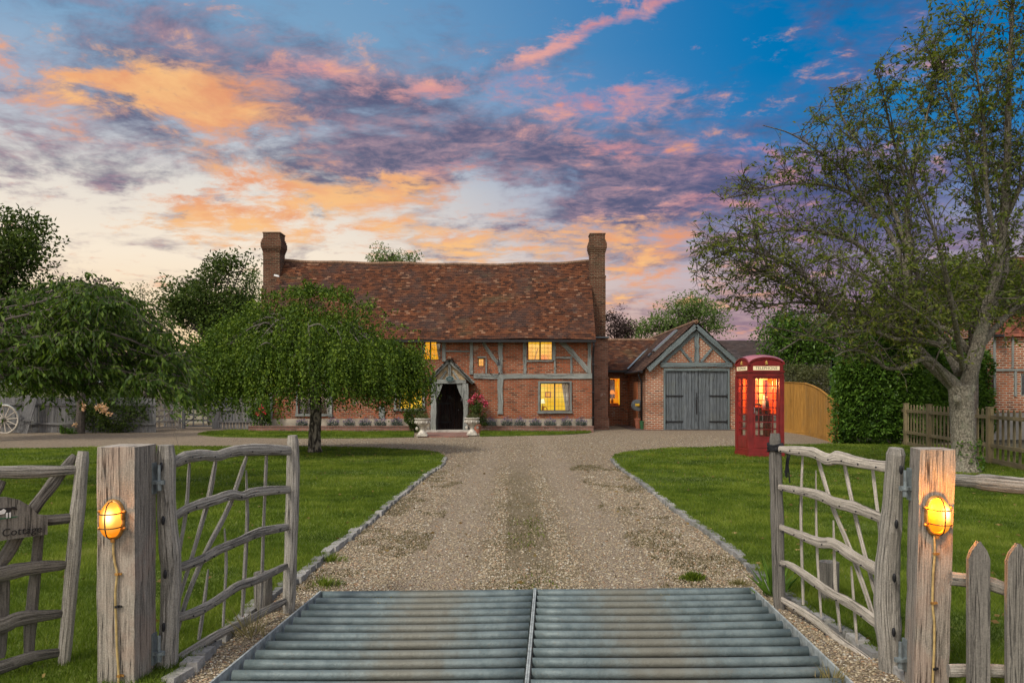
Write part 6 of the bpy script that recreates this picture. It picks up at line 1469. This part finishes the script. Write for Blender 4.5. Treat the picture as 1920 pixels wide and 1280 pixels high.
# weeping birch on the left lawn
def weeping():
    base = G(590, 851); Yb = base.y; t = thing('weeping_birch', 'umbrella shaped weeping birch tree on the left lawn in front of the cottage', 'tree', base)
    cx, cy = -5.22, Yb; R0 = 2.68; mb = MB()
    limb(mb, [base+Vector((0, 0, -.1)), base+Vector((.0, 0, .5)), base+Vector((.03, 0, 1.1)), base+Vector((.0, 0, 1.9)), base+Vector((-.05, 0, 2.5))], .165, .12, 12, 5, .10)
    mb.tube([base+Vector((0, 0, -.05)), base+Vector((0, 0, .15))], [.22, .16], 12, jit=.15)
    top = lambda q: 4.02-1.35*q**2.1
    mb.build('trunk', M['bark_birch'], t); mb = MB()
    for i in range(30):
        a = i/30*6.283+random.uniform(-.15, .15); q = random.uniform(.6, 1.0); z1 = top(q)-random.uniform(.4, .8); c0 = base+Vector((0, 0, random.uniform(1.5, 2.4)))
        e = Vector((cx+math.cos(a)*R0*q, cy+math.sin(a)*R0*.85*q, z1)); m_ = c0.lerp(e, .45); m_.z = top(q*.45)-random.uniform(.5, .9)
        limb(mb, [c0, m_, e], random.uniform(.035, .06), .010, 6, 6, .1, wob=.12)
    for (a_, b_, c_) in (((480, 618), (495, 605), (515, 612)), ((480, 655), (500, 642), (520, 655)), ((580, 612), (600, 608), (618, 628)), ((462, 620), (475, 612), (500, 604))):
        limb(mb, [W(*a_, Yb-2.2), W(*b_, Yb-2.35), W(*c_, Yb-2.1)], .018, .01, 5, 4, .1)
    mb.build('limbs', M['bark_branch'], t)
    P, D = [], []
    for s in range(270):
        a = random.uniform(0, 6.283); q = math.sqrt(random.random()); q = random.uniform(.78, 1.0) if random.random() < .42 else q
        R1 = R0*(1+.07*math.sin(a*5+1)+.06*math.sin(a*11+2)+random.uniform(-.04, .05))
        x, y = cx+math.cos(a)*R1*q, cy+math.sin(a)*R1*.87*q
        zt = top(q)+.30*mnoise.noise(Vector((x*1.5, y*1.5, 3)))+random.uniform(-.35, .10)*(1 if q > .4 else .6)
        zb = 1.0+.24*mnoise.noise(Vector((x*1.1, y*1.1, 0)))+max(0, (x-cx-1.5))*.24+random.uniform(-.1, .3)
        tl = random.uniform(.7, 1.7); fl = random.uniform(.12, .24)
        for st in range(random.randint(11, 18)):
            sx, sy = random.gauss(0, fl), random.gauss(0, fl); s0 = zt-abs(random.gauss(0, .16))-1.2*(sx*sx+sy*sy)
            Ls = min(tl*random.uniform(.6, 1.15), max(.2, s0-zb-random.uniform(-.12, .15))); n = int(Ls*23); ph = random.uniform(0, 6); ox, oy = math.cos(a)*.2*q, math.sin(a)*.2*q
            for j in range(n):
                u = j/max(n, 1); P.append((x+sx+ox*math.sin(u*1.6)+.04*math.sin(ph+u*5)+random.gauss(0, .022), y+sy+oy*math.sin(u*1.6)+random.gauss(0, .022), s0-Ls*u+random.gauss(0, .015)))
                D.append((random.gauss(0, .55)+ox*2, random.gauss(0, .55)+oy*2, -.8+random.gauss(0, .4)))
    for s in range(260):                                       # wispy leading shoots on the crown
        a = random.uniform(0, 6.283); q = random.uniform(0, .9); x, y = cx+.15+math.cos(a)*R0*q, cy+math.sin(a)*R0*.8*q; z = top(q); d = Vector((random.gauss(0, .5), random.gauss(0, .4), .7)).normalized()
        Ls = random.uniform(.25, .85)
        for j in range(18):
            u = j/18; P.append((x+d.x*Ls*u+random.gauss(0, .03), y+d.y*Ls*u+random.gauss(0, .03), z+d.z*Ls*u-.5*Ls*u*u+random.gauss(0, .03))); D.append((random.gauss(0, .6), random.gauss(0, .6), -.5))
    n = 14000; a = rng.uniform(0, 6.283, n); q = np.sqrt(rng.random(n))*.88; x = cx+np.cos(a)*R0*q; y = cy+np.sin(a)*R0*.85*q; z = 1.45+(4.02-1.35*q**2.1-1.85)*rng.random(n); P += list(zip(x, y, z)); D += [tuple(v) for v in rng.normal(size=(n, 3))-[0, 0, .6]]
    P = np.array(P); n = len(P); leaves('crown', P, np.array(D), .066*rng.uniform(.7, 1.25, n), .046*rng.uniform(.8, 1.2, n), M['l_birch'], t)
weeping()

# cherry branches reaching in from the left
def left_cherry():
    Y0 = 12.0; t = thing('cherry_tree', 'spreading cherry tree with dark limbs and long drooping leaves reaching in from the left', 'tree', (-9.6, 12.4, 0)); mb = MB()
    tr = Vector((-9.6, 12.4, 0)); fk = Vector((-9.5, 12.3, 1.7)); limb(mb, [tr, Vector((-9.55, 12.35, .9)), fk], .3, .24, 12)
    Wp = lambda a: [W(x, y, Yy) for x, y, Yy in a]
    limb(mb, [fk]+Wp([(-120, 680, 12.1), (0, 692, 11.9), (45, 697, 11.8), (90, 705, 11.8), (130, 716, 11.7), (180, 697, 11.6), (230, 700, 11.5)]), .13, .02, 9, 6, .08)
    limb(mb, Wp([(55, 699, 11.8), (70, 680, 11.8), (100, 665, 11.7), (150, 650, 11.6)]), .05, .015, 7)
    limb(mb, [fk]+Wp([(-100, 600, 12.2), (0, 610, 12.0), (35, 620, 12), (60, 612, 12), (95, 618, 11.9), (130, 610, 11.8)]), .10, .03, 9, 6, .08)
    limb(mb, [fk]+Wp([(-100, 560, 12.3), (-10, 575, 12.2), (20, 592, 12.1), (50, 596, 12), (110, 580, 11.9), (165, 600, 11.8)]), .08, .015, 8, 6, .08)
    hubs = []
    for (x, y, yy) in ((160, 600, 11.7), (220, 620, 11.5), (270, 650, 11.4), (320, 675, 11.3), (180, 660, 11.2), (100, 640, 11.0), (60, 650, 12.6), (240, 690, 11.7), (140, 690, 12.4), (290, 700, 12.2), (10, 640, 11.4), (345, 700, 12), (200, 720, 12), (100, 700, 12.6), (-40, 660, 12), (230, 640, 12.6)):
        e = W(x, y, yy); m_ = fk.lerp(e, .6)+Vector((0, 0, .35)); limb(mb, [fk, m_, e], .06, .012, 6, 5, .08, wob=.15); hubs.append(e)
    mb.build('trunk', M['bark_dark'], t)
    m2 = MB()
    for (a) in ([(148, 625), (152, 645), (165, 672), (180, 700), (192, 720)], [(160, 635), (170, 660), (172, 690), (186, 712)], [(105, 620), (102, 645), (95, 668)], [(232, 638), (245, 655), (255, 668)], [(300, 668), (325, 662), (350, 660)], [(305, 676), (330, 672), (345, 664)],
              [(20, 640), (42, 655), (48, 676)], [(250, 690), (262, 712), (266, 735)], [(120, 560), (135, 580), (142, 604)]):
        limb(m2, [W(x, y, 10.9) for x, y in a], .008, .003, 5, 4, .1)
    m2.build('dead_twigs', M['dead_twig'], t)
    P, D = [], []; tw = MB()
    boughs = [[(-80, 600), (60, 572), (160, 548), (235, 572)], [(-60, 625), (90, 592), (210, 588), (300, 636)], [(-70, 655), (70, 628), (200, 622), (322, 678)], [(-60, 690), (60, 655), (180, 652), (300, 690)],
              [(-20, 705), (110, 682), (240, 688), (342, 722)], [(-80, 700), (20, 705), (100, 716), (190, 706)], [(-120, 640), (-20, 636), (50, 640), (110, 655)]]
    for bi, bg in enumerate(boughs):
        for Yd in (10.5, 11.2, 11.9, 12.7, 13.5):
            if bi == 5 and Yd > 12: continue
            jx, jy = random.uniform(-26, 22), random.uniform(-16, 16)
            path = smoothline([W(x+jx, y+jy+8*mnoise.noise(Vector((x*.02, Yd, bi))), Yd+.3*math.sin(x*.02+bi)) for x, y in bg], 10)
            limb(tw, path[::5]+[path[-1]], .022, .006, 5, 2, .1)
            for i in range(6, len(path)):
                if mnoise.noise(Vector((path[i].x*1.7, path[i].y*1.7, path[i].z*2.5+bi))) < -.12: continue
                for k in range(5 if bi != 5 else 3):
                    c = path[i]+Vector((random.gauss(0, .06), random.gauss(0, .12), random.gauss(0, .03))); out = Vector((random.gauss(.45, .6), random.gauss(-.1, .6), random.gauss(.12, .3))).normalized(); Ls = random.uniform(.16, .56)*(1.1 if i > len(path)*.6 else .9)
                    if k < 3: tw.tube([c, c+out*Ls*.5+Vector((0, 0, -.1*Ls)), c+out*Ls+Vector((0, 0, -.55*Ls))], [.004, .003, .002], 3, cap=False)
                    for j in range(11):
                        u = (j+random.random())/11; b_ = c+out*Ls*u+Vector((0, 0, -.55*Ls*u*u)); P.append(tuple(b_)); D.append((out.x*.6+random.gauss(0, .35), out.y*.5+random.gauss(0, .4), -.85+random.gauss(0, .3)))
    tw.build('twigs', M['bark_dark'], t)
    P = np.array(P); D = np.array(D); lim = 1.36+.12*np.sin(P[:, 0]*3)+.1*np.sin(P[:, 0]*7+1)-.16*(P[:, 0] > -6.6); kk = P[:, 2] > lim; P = P[kk]; D = D[kk]
    n = len(P); leaves('foliage', P, D, .092*rng.uniform(.7, 1.25, n), .036*rng.uniform(.8, 1.2, n), M['l_cherry'], t, fold=.25)
left_cherry()

# big tree on the right lawn
def right_tree():
    base = G(1807, 888); Y0 = base.y; t = thing('cherry_tree', 'large spreading thin leaved tree with a pale speckled trunk on the right lawn', 'tree', base); mb = MB()
    w = lambda L: [W(x, y, Y0+d) for x, y, d in L]
    limb(mb, [base+Vector((.04, 0, -.1))]+w([(1808, 860, 0), (1805, 800, 0), (1803, 755, 0), (1800, 722, 0)]), .215, .215, 16, 5, .05)
    mb.tube([base+Vector((0.03, 0, -.08)), base+Vector((.02, 0, .12)), base+Vector((0, 0, .3))], [.32, .26, .22], 14, jit=.1)
    kn = W(1795, 748, Y0-.24); sp_ = mb; mb.ball(kn, (.08, .05, .08), 10, 6); mb.ball(W(1820, 728, Y0-.08), (.09, .09, .12), 10, 6)
    mb.build('trunk', M['bark_right'], t); mb = MB(); LM = []
    def LL(pts, r0, r1, tw=1.0, seg=9):
        if r0 < .1: r0 *= .8
        LM.append((limb(mb, w(pts), r0, r1, seg, 6, .08)[0], r0, r1, tw))
    LL([(1790, 728, 0), (1775, 708, -.1), (1757, 685, -.25), (1742, 673, -.35), (1722, 675, -.4), (1700, 688, -.5), (1662, 690, -.6), (1645, 675, -.7), (1620, 660, -.8), (1590, 657, -.9), (1566, 668, -1)], .085, .012, .25)
    LL([(1795, 728, 0), (1765, 700, .1), (1735, 672, .2), (1712, 640, .3), (1700, 600, .4), (1697, 540, .5), (1704, 470, .6), (1700, 400, .7), (1712, 320, .8), (1735, 230, .9), (1752, 160, 1)], .135, .012, 1.1)
    LL([(1812, 730, 0), (1824, 680, 0), (1836, 640, 0), (1850, 580, -.1), (1868, 510, -.2), (1880, 420, -.3), (1888, 320, -.4), (1890, 220, -.5), (1893, 120, -.6), (1898, 20, -.7), (1900, -60, -.8)], .15, .015, 1.2)
    LL([(1808, 680, -.1), (1770, 650, -.2), (1720, 638, -.3), (1680, 636, -.4), (1640, 622, -.5), (1600, 622, -.7), (1560, 634, -.9)], .085, .02, .7)
    LL([(1818, 660, .2), (1780, 620, .3), (1730, 614, .3), (1680, 600, .4), (1620, 590, .2), (1555, 585, 0), (1520, 560, -.2), (1470, 528, -.4), (1430, 510, -.6), (1400, 512, -.8)], .085, .012, 1)
    LL([(1700, 620, .4), (1660, 600, .4), (1600, 585, .3), (1545, 572, .1), (1500, 566, -.1), (1450, 572, -.3), (1395, 585, -.5)], .06, .01, .8)
    LL([(1560, 580, .1), (1530, 540, 0), (1490, 505, -.2), (1440, 480, -.4), (1380, 470, -.6), (1330, 490, -.8), (1295, 520, -.9)], .05, .008, .9)
    LL([(1699, 560, .4), (1660, 510, .5), (1610, 460, .4), (1560, 440, .2), (1490, 430, 0), (1420, 440, -.2), (1350, 455, -.4), (1300, 470, -.5)], .07, .008, 1)
    LL([(1700, 520, .5), (1670, 440, .7), (1620, 380, .8), (1560, 350, .8), (1480, 345, .6), (1410, 360, .4), (1350, 375, .2)], .07, .008, 1.1)
    LL([(1699, 460, .6), (1670, 380, .9), (1630, 300, 1.1), (1590, 240, 1.2), (1565, 190, 1.3), (1555, 165, 1.3)], .06, .008, 1.1)
    LL([(1640, 410, .8), (1590, 330, .7), (1530, 280, .5), (1480, 250, .3), (1430, 235, .1)], .04, .007, 1)
    LL([(1706, 360, .8), (1680, 280, .4), (1665, 220, 0), (1655, 170, -.3), (1640, 130, -.5)], .04, .007, 1)
    LL([(1862, 530, -.1), (1840, 430, .3), (1825, 330, .5), (1800, 240, .6), (1775, 150, .8), (1750, 90, 1)], .07, .008, 1.2)
    LL([(1872, 480, -.2), (1850, 360, -.6), (1845, 240, -.8), (1830, 130, -1), (1815, 40, -1.1)], .06, .008, 1.2)
    LL([(1880, 420, -.2), (1920, 330, -.4), (1950, 220, -.6), (1970, 100, -.7)], .07, .01, 1.1)
    LL([(1830, 660, 0), (1880, 600, .3), (1940, 550, .6), (2010, 500, .9), (2080, 440, 1.1)], .09, .015, 1)
    LL([(1840, 630, .2), (1870, 560, 1.0), (1890, 480, 1.8), (1880, 380, 2.3), (1860, 280, 2.6)], .09, .01, 1.1)
    LL([(1800, 700, .1), (1760, 620, .9), (1730, 540, 1.6), (1690, 450, 2.2), (1640, 360, 2.6)], .10, .01, 1)
    LL([(1805, 690, -.2), (1790, 600, -1), (1770, 500, -1.6), (1740, 400, -2), (1700, 320, -2.3)], .07, .01, .8)
    LL([(1780, 640, -.3), (1740, 600, -.8), (1680, 560, -1.3), (1620, 520, -1.7), (1550, 490, -2)], .05, .008, .8)
    mb.build('limbs', M['bark_limb'], t)
    P, D, CL = [], [], []; tw = MB()
    def in_crown(p):
        px = 960+p.x*F/p.y; py = HY-(p.z-H)*F/p.y      # crown outline, held as a silhouette in the x-z plane
        return px > np.interp(py, [-80, 0, 60, 130, 170, 230, 300, 350, 420, 480, 560, 620, 700], [1790, 1745, 1700, 1640, 1560, 1480, 1400, 1345, 1305, 1300, 1310, 1440, 1560])-12
    cnt = 0
    for (L, r0, r1, wt) in LM:
        m = len(L)
        for i in range(int(m*.22), m):
            for rep in range(3 if wt > .5 else 1):
                if random.random() > wt*.8: continue
                p = L[i]+(L[min(i+1, m-1)]-L[i])*random.random(); tn = (L[min(i+1, m-1)]-L[i-1]).normalized()
                d = (tn*.7+Vector((random.gauss(0, .7), random.gauss(0, .7), random.gauss(.35, .5)))).normalized(); Ls = random.uniform(.5, 1.35)*(1.0 if i < m*.8 else .75); pts = [p]; q = p
                for j in range(5):
                    d = (d+Vector((random.gauss(0, .16), random.gauss(0, .16), random.gauss(.03, .12)))).normalized(); q = q+d*Ls/5; pts.append(q)
                if not in_crown(pts[-1]): continue
                cnt += 1; tw.tube(pts, list(np.linspace(.010, .003, 6)), 4, cap=False)
                for s in range(random.randint(4, 7)):
                    u = random.uniform(.15, 1)*5; a = pts[int(min(u, 4))].lerp(pts[int(min(u, 4))+1], u-int(min(u, 4))); dd = (d*.5+Vector((random.gauss(0, .7), random.gauss(0, .7), random.gauss(.1, .5)))).normalized(); l2 = random.uniform(.15, .5)
                    e = a+dd*l2*.55; e2 = a+dd*l2+Vector((0, 0, -.10*l2))
                    if not in_crown(e2): continue
                    tw.tube([a, e, e2], [.0045, .0035, .0025], 3, cap=False)
                    dens = random.choice((.12, .4, .8, 1.2))*(.66 if e2.x < 6.0 else 1.2)
                    for k in range(int((4+l2*16)*dens)):
                        v = random.random()**.7; b_ = a.lerp(e, v*2) if v < .5 else e.lerp(e2, v*2-1); P.append(tuple(b_+Vector((random.gauss(0, .015), random.gauss(0, .015), random.gauss(0, .015))))); D.append((dd.x*.5+random.gauss(0, .6), dd.y*.5+random.gauss(0, .6), -.35+random.gauss(0, .5)))
    # bare pale water shoots inside the crown
    for (a) in ([(1748, 694, -.6), (1765, 650, -.7), (1800, 590, -.8)], [(1700, 640, -.5), (1712, 600, -.6), (1705, 560, -.7)], [(1600, 655, -.9), (1640, 640, -1), (1660, 690, -1)], [(1500, 610, -.6), (1540, 640, -.7), (1600, 656, -.8)], [(1440, 612, -.4), (1500, 625, -.5), (1570, 650, -.7)], [(1460, 660, -.8), (1510, 628, -.8), (1560, 590, -.7)]):
        limb(tw, w(a), .016, .005, 5, 4, .08)
    tw.build('twigs', M['bark_dark'], t)
    n = len(P); print('right tree leaves', n, 'twigs', cnt)
    leaves('crown', np.array(P), np.array(D), .098*rng.uniform(.7, 1.25, n), .034*rng.uniform(.8, 1.25, n), M['l_right'], t, fold=.2)
    n = 420; a = rng.uniform(0, 6.283, n); z = rng.random(n)*.65; P = np.column_stack([base.x+.05+np.cos(a)*.26+.03*np.sin(z*9), base.y+np.sin(a)*.26, z]); k = a > 3.6; P = P[k]
    o = leaves('ivy', P, rng.normal(size=(len(P), 3)), .05, .04, M['l_laurel'], None, at=(base.x, base.y, 0)); tag(o, 'sprig of ivy climbing the foot of the big right tree trunk', 'ivy')
right_tree()

# ================================================================== WEEDS AND LITTER
def tuft(px, py, r, h, mat, label, n=160, w=.006):
    p = G(px, py); a = rng.uniform(0, 6.283, n); q = np.abs(rng.normal(size=n))*r*.55; h = h*np.exp(-(q/r)**2)*1.2; P = np.column_stack([p.x+np.cos(a)*q, p.y+np.sin(a)*q*.8, np.full(n, .0)]); D = np.column_stack([np.cos(a)*1.1*rng.random(n)+rng.normal(size=n)*.3, np.sin(a)*1.1*rng.random(n)+rng.normal(size=n)*.3, np.ones(n)])
    tag(leaves('weed_tuft', P, D, h*rng.uniform(.5, 1.1, n), w, M[mat], at=(p.x, p.y, 0), kite=.3), label, 'weed', 'weeds on the gravel')
tuft(612, 1098, .16, .09, 'blade', 'green weed tuft on the gravel beyond the left corner of the cattle grid', 220)
tuft(1300, 1086, .11, .07, 'blade', 'green weed tuft on the gravel beyond the right half of the cattle grid', 420, .012)
tuft(1385, 1096, .12, .06, 'drygrass', 'dry grass tuft beside the right kerb beyond the cattle grid')
tuft(620, 1052, .18, .10, 'blade', 'green weeds growing over the left kerb near the free end of the gate', 200)
tuft(470, 1195, .10, .22, 'drygrass', 'straw coloured seed heads beside the left edge of the cattle grid', 60, .006)
tuft(705, 1128, .22, .025, 'drygrass', 'low moss and grass on the far tubes of the cattle grid, left half', 160, .008)
tuft(1245, 1122, .12, .035, 'drygrass', 'dry grass caught on the far tube of the cattle grid, right half', 90, .006)
tuft(1452, 1118, .10, .30, 'l_laurel', 'leafy green weed growing against the free stile of the right gate', 60, .022)
tuft(1556, 1280, .10, .12, 'drygrass', 'tuft of dry grass at the right edge of the cattle grid, nearest the camera', 80, .006)
def sparse(name, n, cond, h, w, mat):
    P = np.column_stack([rng.uniform(-2.2, 2.5, n), rng.uniform(6.2, 17, n)]); bad = inpoly(P, LP[0])|inpoly(P, LP[1])
    nv = np.array([mnoise.noise(Vector((p[0]*1.6, p[1]*.9, 5)))+.6*mnoise.noise(Vector((p[0]*5, p[1]*4, 2))) for p in P]); P = P[(~bad)&cond(P, nv)]; m = len(P)
    a = rng.uniform(0, 6.283, m); base = np.column_stack([P, np.full(m, .0)]); s = np.column_stack([np.cos(a), np.sin(a), np.zeros(m)])*w/2; tip = base+np.column_stack([rng.normal(size=m)*.5, rng.normal(size=m)*.5, np.ones(m)])*h*rng.uniform(.4, 1.2, m)[:, None]
    V = np.stack([base-s, base+s, tip], 1).reshape(-1, 3); kind(np_mesh(name, V, np.arange(3*m).reshape(m, 3), 3, M[mat], rng.random(m)), 'stuff')
sparse('drive_grass', 150000, lambda P, nv: (rng.random(len(P)) < .75*np.exp(-((P[:, 0]-.16+.22*nv)/.27)**2)*np.clip(.55+1.1*nv, 0, 1)*np.clip((17-P[:, 1])/7, 0, 1)), .022, .010, 'moss')
sparse('drive_grass', 90000, lambda P, nv: (np.abs(P[:, 0]-.16) > 1.0)&(nv > .22), .026, .011, 'moss')
sparse('drive_grass', 20000, lambda P, nv: (np.abs(P[:, 0]-.16) < .2)&(nv > .12)&(P[:, 1] < 10), .03, .010, 'blade')

n = 1100; P = np.column_stack([rng.uniform(-9, 10, n), rng.uniform(4, 22, n)]); k = (np.abs(P[:, 0]) < P[:, 1]*.66)&~((P[:, 1] < 6.3)&(np.abs(P[:, 0]-.1) < 1.8))&((inpoly(P, LP[0])|inpoly(P, LP[1]))|(rng.random(n) < .25)); P = P[k]; n = len(P)
kind(leaves('fallen_leaves', np.column_stack([P, np.full(n, .05)]), np.column_stack([rng.normal(size=n), rng.normal(size=n), rng.normal(size=n)*.12]), .06, .03, leafmat('fallen_leaf', [(.15, (.10, .06, .02)), (.5, (.17, .11, .035)), (.85, (.25, .19, .07))], .1)), 'stuff')
